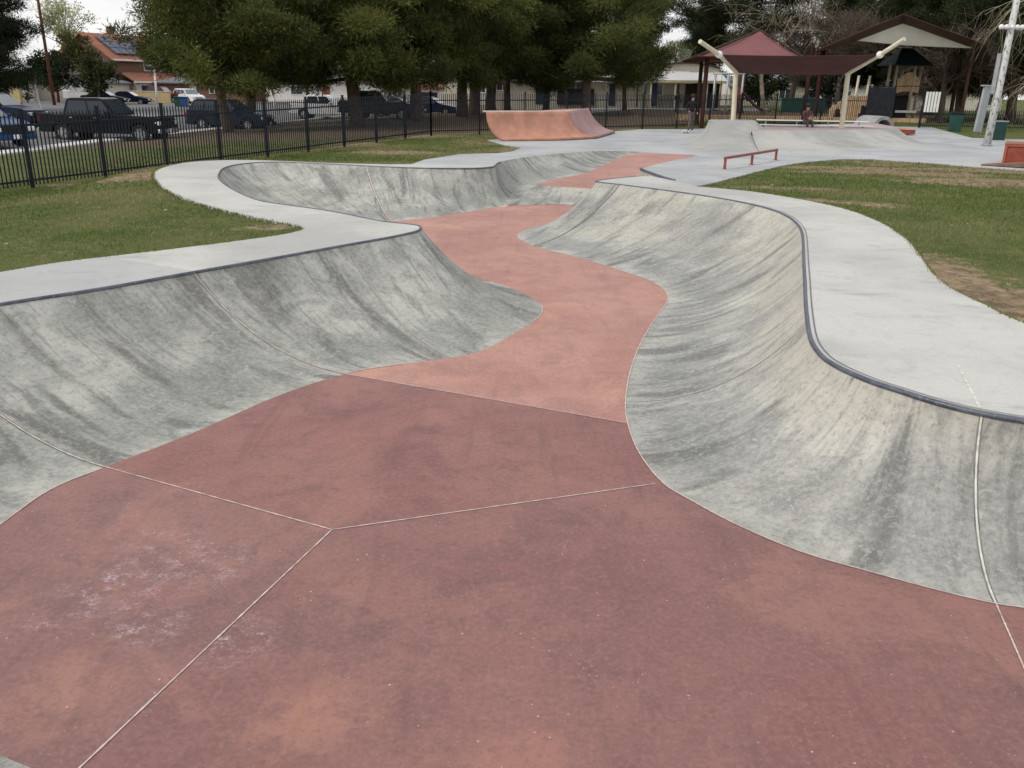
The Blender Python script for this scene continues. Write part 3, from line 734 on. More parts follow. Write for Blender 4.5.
tv, te, tf, _, _, _ = delaunay_2d_cdt(pts, ed, [], 0, 1e-5)
tv = np.array([[v.x, v.y] for v in tv]); tf = np.array([list(f) for f in tf])
cen = tv[tf].mean(1); keep = ~inside(cen, outline); tf = tf[keep]; cen = cen[keep]
tz = ground_z(tv)
DIRT = [(at(962, 287, .75), 1.05, .45, -1.0), (at(930, 262, .75), .5, .9, .2), (at(1010, 315, .75), .5, .3, 0), (at(900, 172, .55), 3.0, .9, 0), (at(985, 180, .6), 2.6, 1.0, .2), (at(850, 205, .7), .9, .35, -.5), (at(870, 167, .5), 2.0, .7, 0), (at(1010, 168, .5), 3.0, 1.0, 0), (at(770, 188, .72), 1.2, .35, 0),
        (at(140, 183, .6), .8, .7, 0), (at(75, 183, .1), .6, .4, 0), (at(275, 228, .74), .5, .2, 0), (at(430, 135, .5), 2.0, .8, 0), (at(390, 149, .45), 1.6, .6, 0), (at(225, 156, .4), 1.4, 1.0, 0), (at(415, 157, .5), 1.2, .35, 0), (at(350, 145, .3), 1.2, 1.0, 0), (at(300, 225, .75), .4, .12, 0)]
def dirt_at(x, y):
    k = np.zeros(len(x))
    for p, a, b, r_ in DIRT:
        c, s = math.cos(r_), math.sin(r_); dx = x - p.x; dy = y - p.y
        q = ((dx * c + dy * s) / a) ** 2 + ((-dx * s + dy * c) / b) ** 2
        k = np.maximum(k, np.clip(1.25 - .6 * q, 0, 1))
    n = fbm(x, y, 1.3); n2 = fbm(x + 11, y + 4, .45); k = np.clip(k * (.55 + .9 * n) + ((n - .5) * 1.1 + (n2 - .5) * 1.1) * np.clip(k * 2.2, 0, 1), 0, 1)
    return np.maximum(k, np.clip((fbm(x + 30, y - 9, 5.0) - .66) * 4, 0, .55))
fdir = np.array([fB.x - fA.x, fB.y - fA.y]); fdir /= np.linalg.norm(fdir)
def litter_at(x, y):
    n = -fdir[1] * (x - fA.x) + fdir[0] * (y - fA.y)          # metres behind the fence
    a = np.clip(n * .5, 0, 1) * np.clip((y - 29) / 12, 0, 1) * .62
    b = np.clip((y - (41 + (x + 3) * .72)) * .5, 0, 1) * np.clip(1 - (x - 8) / 10, .15, 1)
    return np.clip(np.maximum(a, b) + (fbm(x, y, 3.0) - .5) * .8 * (np.maximum(a, b) > .02), 0, 1)
dv = dirt_at(tv[:, 0], tv[:, 1]); lv = litter_at(tv[:, 0], tv[:, 1])
tone = np.stack([dv, lv, np.zeros(len(dv))], 1)
cls = np.zeros(len(tf), int); cls[inside(cen, lot)] = 1; cls[inside(cen, play)] = 2; cls[inside(cen, walk)] = 3
V3 = np.concatenate([tv, tz[:, None]], 1)
for k, (nm, mt) in enumerate([('ground', 'ground'), ('road', 'asphalt'), ('playground_ground', 'mulch'), ('path', 'path')]):
    q = tf[cls == k]; us, inv = np.unique(q, return_inverse=True)
    o = np_mesh(nm, V3[us], inv.reshape(-1, 3), MT[mt], None, tone[us]); o['kind'] = 'structure'
    o.data.polygons.foreach_set('use_smooth', [True] * len(o.data.polygons))
# kerb along the parking bays
mb = MB(); kp = [Vector((-19.2, 24, 0)), Vector((-18.7, 40.5, 0)), Vector((-16.6, 58, 0)), Vector((-14.5, 78, 0)), Vector((-13, 92, 0))]
for a, b in zip(kp, kp[1:]):
    mb.bar(a + Vector((.3, 0, -.03)), b + Vector((.3, 0, -.03)), .95 if a.y < 50 else .3, .14)
tag(mb.build('kerb', MT['kerb'], bevel=.02), 'pale concrete kerb along the parking bays', None, None, 'structure')

# ------------------------------------------------------------------ grass blades
def grass():
    q = tf[cls == 0]; A = V3[q]
    cx = A[:, :, 0].mean(1); cy = A[:, :, 1].mean(1)
    sel = (cy > 1) & (cy < 40) & (cx > -13) & (cx < 24)
    q = q[sel]; A = A[sel]; cy = cy[sel]
    ar = .5 * np.linalg.norm(np.cross(A[:, 1] - A[:, 0], A[:, 2] - A[:, 0]), axis=1)
    dens = np.clip(4200 / np.maximum(cy, 6.0), 60, 650)
    cnt = rng.poisson(ar * dens)
    idx = np.repeat(np.arange(len(q)), cnt)
    u = rng.random((len(idx), 2)); fl = u.sum(1) > 1; u[fl] = 1 - u[fl]
    P = A[idx, 0] + (A[idx, 1] - A[idx, 0]) * u[:, :1] + (A[idx, 2] - A[idx, 0]) * u[:, 1:]
    k = dirt_at(P[:, 0], P[:, 1]); lit = litter_at(P[:, 0], P[:, 1])
    keepb = rng.random(len(P)) > np.clip((k - .2) * 1.6, 0, .9)
    keepb &= rng.random(len(P)) > lit * .9
    P = P[keepb]; n = len(P)
    far = np.clip(P[:, 1] / 9, 1, 3.2)
    h = rng.uniform(.014, .040, n) * (0.75 + .5 * fbm(P[:, 0], P[:, 1], 1.3)) * np.clip(far, 1, 1.7)
    w = rng.uniform(.003, .006, n) * far * 1.25
    a = rng.uniform(0, 2 * math.pi, n); ln = rng.uniform(.2, .9, n)
    dx = np.cos(a); dy = np.sin(a); b = rng.uniform(0, 2 * math.pi, n)
    base = P.copy(); base[:, 2] -= .004
    v0 = base + np.stack([dx * w, dy * w, np.zeros(n)], 1); v1 = base - np.stack([dx * w, dy * w, np.zeros(n)], 1)
    v2 = base + np.stack([np.cos(b) * h * ln, np.sin(b) * h * ln, h], 1)
    V = np.stack([v0, v1, v2], 1).reshape(-1, 3); Tn = np.arange(n * 3).reshape(-1, 3)
    dry = np.clip((fbm(P[:, 0] - 3, P[:, 1] + 5, 2.2) - .38) * 3.2 + (fbm(P[:, 0] + 9, P[:, 1] - 5, .5) - .5) * 1.2 + rng.normal(0, .30, n), 0, 1)
    g1 = np.array([.078, .128, .028]); g2 = np.array([.165, .205, .058]); d1 = np.array([.34, .285, .155])
    c = g1 + (g2 - g1) * rng.random((n, 1)); c = c + (d1 - c) * (dry * np.where(P[:, 0] > 0, .6, .95))[:, None]
    # blades leaning over the edges of the concrete
    ev = []; ec = []
    for path, cn in ((Louter, 1), (Rout, -1)):
        for a_, b_ in zip(path, path[1:]):
            if max(a_.y, b_.y) > 30 or min(a_.y, b_.y) < 2: continue
            L = (b_ - a_).length; m = int(L * 230); tt = rng.random(m); nrm = Vector((-(b_ - a_).y, (b_ - a_).x, 0)).normalized()
            prob = vnoise(np.array([a_.x + (b_.x - a_.x) * t_ for t_ in tt]), np.array([a_.y + (b_.y - a_.y) * t_ for t_ in tt]), .35)
            for t_, pr in zip(tt, prob):
                if rng.random() > pr * 1.2: continue
                p = np.array(a_.lerp(b_, t_)); q = p + np.array(nrm) * rng.normal(0, .012); ang = rng.uniform(0, 6.28); hh = rng.uniform(.008, .032); ww = .004 + .0004 * p[1]
                lean = np.array(nrm) * rng.normal(0, .022)
                q[2] += -.02; dxy = np.array([math.cos(ang), math.sin(ang), 0]) * ww
                ev.append([q + dxy, q - dxy, q + lean + np.array([0, 0, hh + .02])]); ec.append(g1 + (g2 - g1) * rng.random() + (d1 - g1) * rng.random() * .5)
    V = np.concatenate([V, np.array(ev).reshape(-1, 3)]); Tn = np.arange(len(V)).reshape(-1, 3); c = np.concatenate([c, np.array(ec)])
    o = np_mesh('grass', V, Tn, MT['blades'], None, np.repeat(c, 3, 0)); o['kind'] = 'stuff'; o['label'] = 'short patchy green and straw coloured lawn grass'; o['category'] = 'grass'
grass()
def leaf_litter():
    q = tf[cls == 0]; A = V3[q]; cy = A[:, :, 1].mean(1); cx = A[:, :, 0].mean(1); s_ = (cy > 3) & (cy < 34) & (cx > -12) & (cx < 20); A = A[s_]
    ar = .5 * np.linalg.norm(np.cross(A[:, 1] - A[:, 0], A[:, 2] - A[:, 0]), axis=1); i_ = rng.choice(len(A), 520, p=ar / ar.sum()); u = rng.random((520, 2)); f_ = u.sum(1) > 1; u[f_] = 1 - u[f_]
    P = A[i_, 0] + (A[i_, 1] - A[i_, 0]) * u[:, :1] + (A[i_, 2] - A[i_, 0]) * u[:, 1:]; V = []; C = []
    for p in P:
        a = rng.uniform(0, 6.28); L = rng.uniform(.02, .05); d = np.array([math.cos(a), math.sin(a), rng.uniform(-.2, .4)]) * L; e = np.array([-math.sin(a), math.cos(a), rng.uniform(-.2, .2)]) * L * .45; z = np.array([0, 0, .035])
        V += [p + z - d, p + z + e, p + z + d, p + z - d, p + z + d, p + z - e]; c = np.array([.42, .33, .19]) * rng.uniform(.5, 1.35); C += [c] * 6
    o = np_mesh('leaf_litter', np.array(V), np.arange(len(V)).reshape(-1, 3), MT['leaves'], None, np.array(C)); o['kind'] = 'stuff'; o['label'] = 'small pale fallen leaves scattered over the lawn'; o['category'] = 'leaf litter'
leaf_litter()

# ------------------------------------------------------------------ sky and light
w = bpy.data.worlds.new('World'); sc.world = w; w.use_nodes = True
nt = w.node_tree; bg = nt.nodes['Background']
sky = nt.nodes.new('ShaderNodeTexSky'); sky.sky_type = 'NISHITA'; sky.sun_disc = False
EL, AZ = R(42), R(246)           # sun behind the camera's left shoulder
sky.sun_elevation = EL; sky.sun_rotation = AZ
tc = nt.nodes.new('ShaderNodeTexCoord'); mp = nt.nodes.new('ShaderNodeMapping'); mp.inputs['Scale'].default_value = (1, 1, 3.2)
ns = nt.nodes.new('ShaderNodeTexNoise'); ns.inputs['Scale'].default_value = 3.2; ns.inputs['Detail'].default_value = 7; ns.inputs['Roughness'].default_value = .58; ns.inputs['Distortion'].default_value = .4
nt.links.new(tc.outputs['Generated'], mp.inputs['Vector']); nt.links.new(mp.outputs['Vector'], ns.inputs['Vector'])
mr = nt.nodes.new('ShaderNodeMapRange'); mr.inputs['From Min'].default_value = .34; mr.inputs['From Max'].default_value = .56; mr.inputs['To Min'].default_value = .42; mr.inputs['To Max'].default_value = 1; nt.links.new(ns.outputs['Fac'], mr.inputs['Value'])
cl = nt.nodes.new('ShaderNodeMix'); cl.data_type = 'RGBA'; nt.links.new(mr.outputs['Result'], cl.inputs[0]); nt.links.new(sky.outputs['Color'], cl.inputs[6]); cl.inputs[7].default_value = (9.0, 8.95, 8.95, 1)
nt.links.new(cl.outputs[2], bg.inputs['Color']); bg.inputs['Strength'].default_value = .10
sun = bpy.data.lights.new('sun', 'SUN'); sun.energy = 1.5; sun.angle = R(11); sun.color = (1, .95, .87)
so = bpy.data.objects.new('sun', sun); col.objects.link(so)
dS = Vector((math.sin(AZ) * math.cos(EL), math.cos(AZ) * math.cos(EL), math.sin(EL)))
so.rotation_euler = dS.to_track_quat('Z', 'Y').to_euler()
sc.view_settings.view_transform = 'Standard'; sc.view_settings.look = 'None'; sc.view_settings.exposure = 0.17; sc.view_settings.gamma = 1
sc.render.engine = 'CYCLES'
sc.cycles.use_denoising = True
sc.cycles.max_bounces = 6; sc.cycles.diffuse_bounces = 3; sc.cycles.transparent_max_bounces = 8
# ------------------------------------------------------------------ other ramps of the skatepark
def lift(p, z): return Vector((p.x, p.y, z))
# orange quarter pipe with a mauve end face
OP = empty('quarter_pipe', atp(505, 141), 0, 'orange painted quarter pipe with a mauve end face in front of the black fence', 'quarter pipe')
ozt = atp(540, 140).z + 1.12
ob_ = [atp(505, 141.3), atp(555, 140.6), atp(597, 138.6)]; ot_ = [at(486, 111.5, ozt), at(530, 111.5, ozt), at(567, 111.5, ozt)]
mv_t = at(587, 108.6, ozt); mv_b = atp(615, 132.8)
up = Vector((0, 0, .012))
mb = MB(); loft_wall(mb, dense([(a, b + up) for a, b in zip(ot_, ob_)], 8), 14); o = mb.build('curved_face', MT['orange'], OP, auto=60, origin=o3(OP), fix=False)
m_ = o.modifiers.new('solid', 'SOLIDIFY'); m_.thickness = .09; m_.offset = 1
mb = MB(); loft_wall(mb, dense([(ot_[2], ob_[2] + up), ((ot_[2] + mv_t) / 2, (ob_[2] + mv_b) / 2 + up), (mv_t, mv_b + up)], 8), 14); o = mb.build('end_face', MT['mauve'], OP, auto=60, origin=o3(OP), fix=False)
m_ = o.modifiers.new('solid', 'SOLIDIFY'); m_.thickness = .09; m_.offset = 1
mid_ = ot_[0].lerp(ot_[2], .45); k0_ = mid_ + Vector((-.2, .5, -.03)); k1_ = mv_t + Vector((-.9, .2, -.03)); c_ = ot_[2] + Vector((-.1, .12, -.03)); m0_ = mid_ + Vector((0, .12, -.03))
mb = MB(); mb.add([m0_, c_, mv_t + Vector((-.12, 0, -.03)), k1_, k0_], [(0, 1, 2, 3, 4)])
for a, b in ((m0_, k0_), (k0_, k1_), (k1_, mv_t + Vector((-.12, 0, -.03)))): mb.add([a, b, lift(b, .35), lift(a, .35)], [(0, 1, 2, 3)])
mb.build('platform', MT['orange'], OP, origin=o3(OP), fix=False)
mb = MB(); mb.tube([ot_[0] + Vector((-.12, -.02, 0)), ot_[1], ot_[2], mv_t], .03, 8); mb.build('coping', MT['kerb'], OP, smooth=True, origin=o3(OP))

# pale grey volcano bank and the long bank beside it
VB = empty('volcano_bank', atp(720, 152), 0, 'pale concrete volcano shaped bank with a flat top in front of the shade post', 'concrete bank')
vb = [atp(677, 145), atp(684, 150), atp(704, 154), atp(735, 155), atp(768, 154.5), atp(800, 152)]
vzt = 1.33
vt = [at(717, 121.5, vzt), at(718, 121.8, vzt), at(728, 122, vzt), at(740, 122, vzt), at(752, 122, vzt), at(756, 121.6, vzt)]
mb = MB(); back_t = vt[-1] + Vector((.3, 2.2, 0)), vt[0] + Vector((.2, 2.2, 0)); bb = vb[-1] + Vector((2.2, 5.5, 0)), vb[0] + Vector((2.2, 6, 0))
bb = [lift(q, zp(q.y)) for q in bb]
loop_t = vt + [back_t[0], back_t[1], vt[0]]; loop_b = vb + [bb[0], bb[1], vb[0]]
loft_wall(mb, dense([(a, b + Vector((0, 0, -.06))) for a, b in zip(loop_t, loop_b)], 6), 10)
mb.build('curved_face', MT['bank'], VB, auto=60, origin=o3(VB), fix=False)
mb = MB(); mb.add([p for p in cr(loop_t, 6)[:-1]], [tuple(range(6 * (len(loop_t) - 1)))]); mb.build('flat_top', MT['plaza'], VB, origin=o3(VB), fix=False)
LB = empty('concrete_bank', atp(850, 150), 0, 'long low concrete bank with a mauve deck under the shade posts', 'concrete bank')
zl = 1.06
lb_b = [atp(765, 154.8), atp(785, 152.6), atp(810, 151.5), atp(850, 151), atp(885, 150), atp(912, 149), atp(935, 144)]
lb_t = [at(751.5, 130.5, zl), at(772, 130.5, zl), at(800, 130.3, zl), at(845, 130, zl), at(878, 129.3, zl), at(893, 128.4, zl), at(896, 127, zl)]
mb = MB(); loft_wall(mb, dense([(a, b + Vector((0, 0, -.06))) for a, b in zip(lb_t, lb_b)], 6), 10); mb.build('curved_face', MT['bank'], LB, auto=60, origin=o3(LB), fix=False)
tp = [Vector(q) for q in cr(lb_t, 6)]; bk = [tp[-1] + Vector((1.0, 5.2, 0)), tp[0] + Vector((2.0, 5.0, 0))]
mb = MB(); mb.add(tp + bk, [tuple(range(len(tp) + 2))])
for a, b in ((tp[-1], bk[0]), (bk[0], bk[1]), (bk[1], tp[0])): mb.add([a, b, lift(b, .3), lift(a, .3)], [(0, 1, 2, 3)])
mb.build('deck', simple('mauve_deck', (.40, .32, .32), .75, .15, 1.5), LB, origin=o3(LB), fix=False)

# low rail
RL = empty('grind_rail', atp(751, 165), 0, 'low rust red square grind rail on three posts', 'skate rail')
rp = [atp(724.5, 169.5), atp(751.5, 164.8), atp(775.5, 160.2)]; rh = .33
mb = MB(); d = (rp[2] - rp[0]).normalized(); mb.bar(rp[0] - d * .06 + Vector((0, 0, rh)), rp[2] + d * .06 + Vector((0, 0, rh)), .075, .075); mb.build('rail_bar', MT['rail'], RL, bevel=.008, origin=o3(RL))
for p in rp:
    mb = MB(); mb.bar(p, p + Vector((0, 0, rh - .038)), .07, .07); mb.box(p + Vector((0, 0, .01)), (.16, .16, .012)); mb.build('post', MT['rail'], RL, bevel=.006, origin=o3(RL))
# orange red box at the edge of the lawn
BX = empty('grind_box', atp(1013, 165), R(-31), 'orange red steel grind box with a panelled end beside the bare lawn', 'skate box')
mb = MB(); mb.box((.35, .5, .33), (1.35, 1.6, .66)); mb.build('body', MT['boxred'], BX, bevel=.015)
mb = MB()
for q in ((-.29, -.31, .33, .08, .66), (.99, -.31, .33, .08, .66)): mb.box((q[0], q[1], q[2]), (q[3], .05, q[4]))
mb.box((.35, -.31, .63), (1.2, .05, .07)); mb.box((.35, -.31, .035), (1.2, .05, .07)); mb.build('end_frame', simple('bright_orange_steel', (.36, .10, .055), .5, .15, 5, .4), BX, bevel=.006)
mb = MB(); mb.box((.35, .5, .675), (1.40, 1.68, .03)); mb.build('top_plate', MT['rail'], BX, bevel=.008)
mb = MB(); mb.prism([(-.9, .01), (2.6, .01), (2.6, .16), (.2, .14)], -1.1, -.36); mb.build('ramp_lip', simple('worn_brown_board', (.20, .115, .085), .8, .2, 4), BX, bevel=.01)
LG = empty('grind_ledge', atp(899, 133.5), 0, 'small flat orange ledge on the slab by the gate', 'skate ledge')
mb = MB(); mb.box((0, 0, .10), (.95, 1.6, .20)); mb.build('body', MT['boxred'], LG, bevel=.012)
mb = MB(); mb.box((0, 0, .213), (1.0, 1.66, .025)); mb.build('top_plate', simple('worn_orange', (.50, .16, .09), .5, .2, 4), LG, bevel=.006)

# ------------------------------------------------------------------ fences
def fence(name, label, pts, n, h=1.8, mats='fence', pick=.105, ztop=None):
    pts = [Vector(p) for p in pts]; root = empty(name, tuple(pts[0]), 0, label, 'fence')
    seg = [(b - a).length for a, b in zip(pts, pts[1:])]; tot = sum(seg); P = []
    for k in range(n + 1):
        s = tot * k / n; i = 0
        while i < len(seg) - 1 and s > seg[i] + 1e-6: s -= seg[i]; i += 1
        p = pts[i].lerp(pts[i + 1], min(1, s / seg[i])); P.append(p)
    for p in P:
        mb = MB(); mb.bar(p - Vector((0, 0, .15)), p + Vector((0, 0, h + .06)), .075); mb.box(p + Vector((0, 0, h + .07)), (.09, .09, .025))
        mb.build('post', MT[mats], root, origin=tuple(pts[0]), fix=False)
    for a, b in zip(P, P[1:]):
        mb = MB(); u = b - a; L = u.length
        for zz in (.20, h - .30):
            mb.bar(a + Vector((0, 0, zz)), b + Vector((0, 0, zz)), .04, .045)
        m = int(L / pick)
        for k in range(1, m):
            q = a + u * (k / m); t = Vector((u.y, -u.x, 0)).normalized() * .0125; s = u.normalized() * .0125
            lo, hi = .08, h - .05
            vs = [q + e * t + f * s + Vector((0, 0, lo)) for e, f in ((-1, -1), (1, -1), (1, 1), (-1, 1))] + [q + e * t + f * s + Vector((0, 0, hi)) for e, f in ((-1, -1), (1, -1), (1, 1), (-1, 1))] + [q + Vector((0, 0, hi + .07))]
            mb.add(vs, [(0, 1, 5, 4), (1, 2, 6, 5), (2, 3, 7, 6), (3, 0, 4, 7), (4, 5, 8), (5, 6, 8), (6, 7, 8), (7, 4, 8)])
        mb.build('panel', MT[mats], root, origin=tuple(pts[0]), fix=False)
    return root
fd = (fB - fA) / 9
fence('picket_fence', 'tall black steel picket fence between the left lawn and parked cars', [fA - fd * 3, fA, fB], 12)
fence('picket_fence', 'black steel picket fence running behind the orange ramp to the gate', [fB, fC, fD], 11)
fence('picket_fence', 'lower black steel fence from the white slatted sign past the bin', [fE, fF], 6, 1.15)
GP = empty('gate', tuple(fD), 0, 'tall dark mesh clad park gate standing beside the concrete pipe', 'gate')
mb = MB(); mb.box((.75, -.05, 1.15), (1.5, .03, 2.2)); mb.build('mesh_panel', simple('black_shade_mesh', (.018, .019, .024), .9, .3, 6), GP)
mb = MB()
for x in (0, 1.5): mb.bar((x, 0, 0), (x, 0, 2.35), .08)
for z in (.06, .9, 2.3): mb.bar((0, 0, z), (1.5, 0, z), .06)
mb.bar((1.5, 0, 2.33), (3.0, 0, 2.36), .05); mb.build('gate_frame', MT['fence'], GP)
SB = empty('slatted_sign', (fE.x, fE.y - .1, fE.z), R(-6), 'white board with vertical slats fixed to the fence end post by the gate opening', 'sign board')
mb = MB()
for k in range(5): mb.box((.14 + k * .168, 0, 1.50), (.125, .03, 1.12))
mb.build('slats', MT['white'], SB, bevel=.006)
mb = MB(); mb.bar((0, .05, 0), (0, .05, 2.15), .07); mb.bar((0, .04, 1.2), (.9, .04, 1.2), .04); mb.bar((0, .04, 1.85), (.9, .04, 1.85), .04); mb.build('frame', MT['fence'], SB)

# ------------------------------------------------------------------ shade sails
def cloth(corners, n, sag, name, mt, parent, origin, thick=.02):
    a, b, c, d = [Vector(p) for p in corners]; vs = []
    for i in range(n + 1):
        for j in range(n + 1):
            u, v = i / n, j / n; p = (a * (1 - u) + b * u) * (1 - v) + (d * (1 - u) + c * u) * v
            p = p + Vector((0, 0, -sag * 4 * (u * (1 - u)) * (.4 + .6 * 4 * v * (1 - v)) / 1.0)); vs.append(p)
    fs = [(i * (n + 1) + j, (i + 1) * (n + 1) + j, (i + 1) * (n + 1) + j + 1, i * (n + 1) + j + 1) for i in range(n) for j in range(n)]
    mb = MB(); mb.add(vs, fs); o = mb.build(name, mt, parent, smooth=True, origin=origin)
    m = o.modifiers.new('solid', 'SOLIDIFY'); m.thickness = thick
    return o
SY = 39.4
pl_ = atY(734, 120, SY); pr_ = atY(842, 126, SY)
pl_.z = 1.1; pr_.z = 1.06
SH = empty('shade_sail', tuple(pl_.lerp(pr_, .5)), 0, 'dark maroon sail sloping between two cream posts with slanted arms', 'shade sail')
joints = []
for base, kx, ky, bx, by, tx, ty in ((pl_, 736, 72, 719, 54.5, 700, 41.5), (pr_, 848, 73.5, 880, 54.8, 904.5, 39)):
    knee = atY(kx, ky, SY); ball = atY(bx, by, SY - 1.5); tip = ball + (ball - knee) * .72
    tip2 = atY(tx, ty, tip.y); joints.append((knee, ball))
    mb = MB(); mb.tube([base - Vector((0, 0, .8)), knee], .105, 14); mb.lathe([(0, 0), (.2, 0), (.2, .03), (0, .03)], tuple(base + Vector((0, 0, .005)))); mb.build('post', MT['cream'], SH, auto=40, origin=o3(SH))
    mb = MB(); mb.tube([knee - (ball - knee).normalized() * .1, ball, tip2], .088, 14); mb.build('arm', MT['cream'], SH, auto=40, origin=o3(SH))
    mb = MB(); mb.lathe([(0, -.15), (.09, -.12), (.15, -.05), (.15, .05), (.09, .12), (0, .15)], tuple(ball), 14); mb.build('arm_clamp', MT['white'], SH, smooth=True, origin=o3(SH))
(k1_, b1_), (k2_, b2_) = joints
cloth([b1_ + Vector((.15, 0, 0)), b2_ - Vector((.1, 0, 0)), k2_ + Vector((-.1, .2, -.02)), k1_ + Vector((.1, .2, -.02))], 14, .10, 'sail', MT['maroon'], SH, o3(SH))
def hip_canopy(label, peak, cs, roofm, under, posts, pr, pm, zg, edge=.0, valance=.22):
    c0 = sum((Vector(c) for c in cs), Vector()) / len(cs); root = empty('shade_canopy', (c0.x, c0.y, zg), 0, label, 'shade canopy')
    mb = MB(); n = 10; pk = Vector(peak)
    for a, b in zip(cs, cs[1:] + cs[:1]):
        a = Vector(a); b = Vector(b); rows = []
        for i in range(n + 1):
            t = i / n; row = []
            for j in range(n + 1):
                s = j / n; e = a.lerp(b, s); e = e + (pk - e) * .10 * 4 * s * (1 - s) * .5
                p = e.lerp(pk, t); p.z -= .22 * 4 * t * (1 - t) * (pk.z - a.z) * .35; row.append(p)
            rows.append(row)
        mb.add([p for r_ in rows for p in r_], [(i * (n + 1) + j, i * (n + 1) + j + 1, (i + 1) * (n + 1) + j + 1, (i + 1) * (n + 1) + j) for i in range(n) for j in range(n)])
    o = mb.build('canopy', roofm, root, auto=25, origin=o3(root)); m = o.modifiers.new('solid', 'SOLIDIFY'); m.thickness = .03
    mb = MB()
    for a, b in zip(cs, cs[1:] + cs[:1]): mb.tube([a, b], .05, 8)
    for a in cs: mb.tube([a, pk], .05, 8)
    mb.build('frame', pm, root, origin=o3(root))
    for (x, y, zt) in posts:
        mb = MB(); mb.tube([(x, y, zg - .3), (x, y, zt)], pr, 12); mb.build('post', pm, root, auto=40, origin=o3(root))
    return root
# maroon hip canopy behind the sail
y0, y1 = 47.5, 56.0
cA = atY(697, 56.5, y0); cB = atY(806, 56.5, y0); zc = cA.z; cB.z = zc
pk = atY(760, 30, 52); cs = [(cA.x, y0, zc), (cB.x, y0, zc), (cB.x + .8, y1, zc), (cA.x + .8, y1, zc)]
q1 = atY(699, 90, 55.6)
hip_canopy('maroon fabric hip canopy on dark red posts behind the sail', tuple(pk), cs, MT['maroon_l'], None, [(q1.x, 55.5, zc), (cA.x + .9, 49.2, zc), (atY(808, 80, 55.5).x, 55.5, zc)], .12, MT['redpost'], .65)
mb = MB()
# dark brown canopy with a cream inside further right
y0, y1 = 45.0, 58.0
cA = atY(814, 53, y1); cB = atY(975, 47.5, 57); cC = atY(852, 41.5, y0 - 1); zc = cB.z
BC = empty('shade_canopy', (atY(900, 60, 50).x, 50, .7), 0, 'dark brown peaked canopy with a pale cream gable under bare branches', 'shade canopy')
pkF = atY(903, 16.5, 57.1); pkB = atY(899, 20, 67); cf = atY(903, 23.5, 57.2)
L0 = atY(816, 52, 67); L1 = atY(856, 40.5, 57.2); R1 = atY(976, 48.5, 57.2); R0 = atY(985, 44, 67); bm_ = atY(905, 45.5, 57.4)
n = 8
def patch(mb, a, b, c, d, sag=0.0):
    a, b, c, d = map(Vector, (a, b, c, d)); vs = []
    for i in range(n + 1):
        for j in range(n + 1):
            u, v = i / n, j / n; p = (a * (1 - u) + b * u) * (1 - v) + (d * (1 - u) + c * u) * v; p.z -= sag * 16 * u * (1 - u) * v * (1 - v); vs.append(p)
    mb.add(vs, [(i * (n + 1) + j, (i + 1) * (n + 1) + j, (i + 1) * (n + 1) + j + 1, i * (n + 1) + j + 1) for i in range(n) for j in range(n)])
mb = MB(); FY = 56.2; pkF = atY(903, 14.5, FY); FL = atY(818, 50, FY); FR = atY(985, 45, FY); cfu = cf + Vector((0, .05, .05)); patch(mb, FL, pkF, cfu, L1, .05); patch(mb, pkF, FR, R1, cfu, .05); patch(mb, L1, cfu, pkB, L0, .1); patch(mb, cfu, R1, R0, pkB, .1)
o = mb.build('canopy', MT['brownfab'], BC, auto=40, origin=o3(BC)); m = o.modifiers.new('solid', 'SOLIDIFY'); m.thickness = .04
mb = MB(); patch(mb, L1, bm_, R1, cf, 0); o = mb.build('gable', MT['creamfab'], BC, smooth=True, origin=o3(BC))
mb = MB(); mb.tube([FL, pkF, FR], .05, 8); mb.tube([pkF, pkB], .06, 8); mb.tube([L1, L0], .05, 8); mb.tube([R1, R0], .05, 8)
mb.build('frame', MT['redpost'], BC, origin=o3(BC))
for (x, Y, r_) in ((817, 66.6, .17), (806, 66.9, .12), (953, 66.5, .14), (964, 57.3, .10)):
    p = atY(x, 100, Y); mb = MB(); mb.tube([(p.x, Y, .4), (p.x, Y, zc + (.5 if Y > 60 else 0))], r_, 12); mb.build('post', MT['redpost'], BC, auto=40, origin=o3(BC))

# ------------------------------------------------------------------ bench, pipe, bins, poles
bp = at(785, 120.5, 1.2); BY = 41.2
BN = empty('bleacher', tuple(atY(820, 128, BY)), 0, 'low two tier white metal bleacher behind the long bank', 'bleacher')
xa, xb = atY(757, 122, BY).x, atY(868, 122, BY).x; zt = atY(800, 120.6, BY).z; zb_ = atY(800, 125.3, BY - .6).z
BN.location = ((xa + xb) / 2, BY, zp(BY)); 
mb = MB(); mb.box(((xa + xb) / 2, BY, zt), (xb - xa, .27, .045)); mb.build('upper_seat', MT['white'], BN, bevel=.01, origin=o3(BN))
mb = MB(); mb.box(((xa + xb) / 2, BY - .6, zb_), (xb - xa, .27, .045)); mb.build('lower_seat', MT['white'], BN, bevel=.01, origin=o3(BN))
for k in range(4):
    x = xa + .4 + (xb - xa - .8) * k / 3; mb = MB(); g0 = zp(BY)
    mb.bar((x, BY, g0), (x, BY, zt), .05); mb.bar((x, BY - .6, g0), (x, BY - .6, zb_), .05); mb.bar((x, BY - .75, g0 + .03), (x, BY + .25, g0 + .03), .05); mb.bar((x, BY - .6, zb_ - .05), (x, BY, zb_ - .05), .04); mb.build('leg', MT['steel'], BN, origin=o3(BN))
pp = atY(873, 129, 47.5); pp.z = zp(47.5) - .38
CP = empty('concrete_pipe', tuple(pp), R(12), 'short grey concrete pipe lying in front of the dark gate', 'concrete pipe')
mb = MB(); r1, r0 = .62, .44
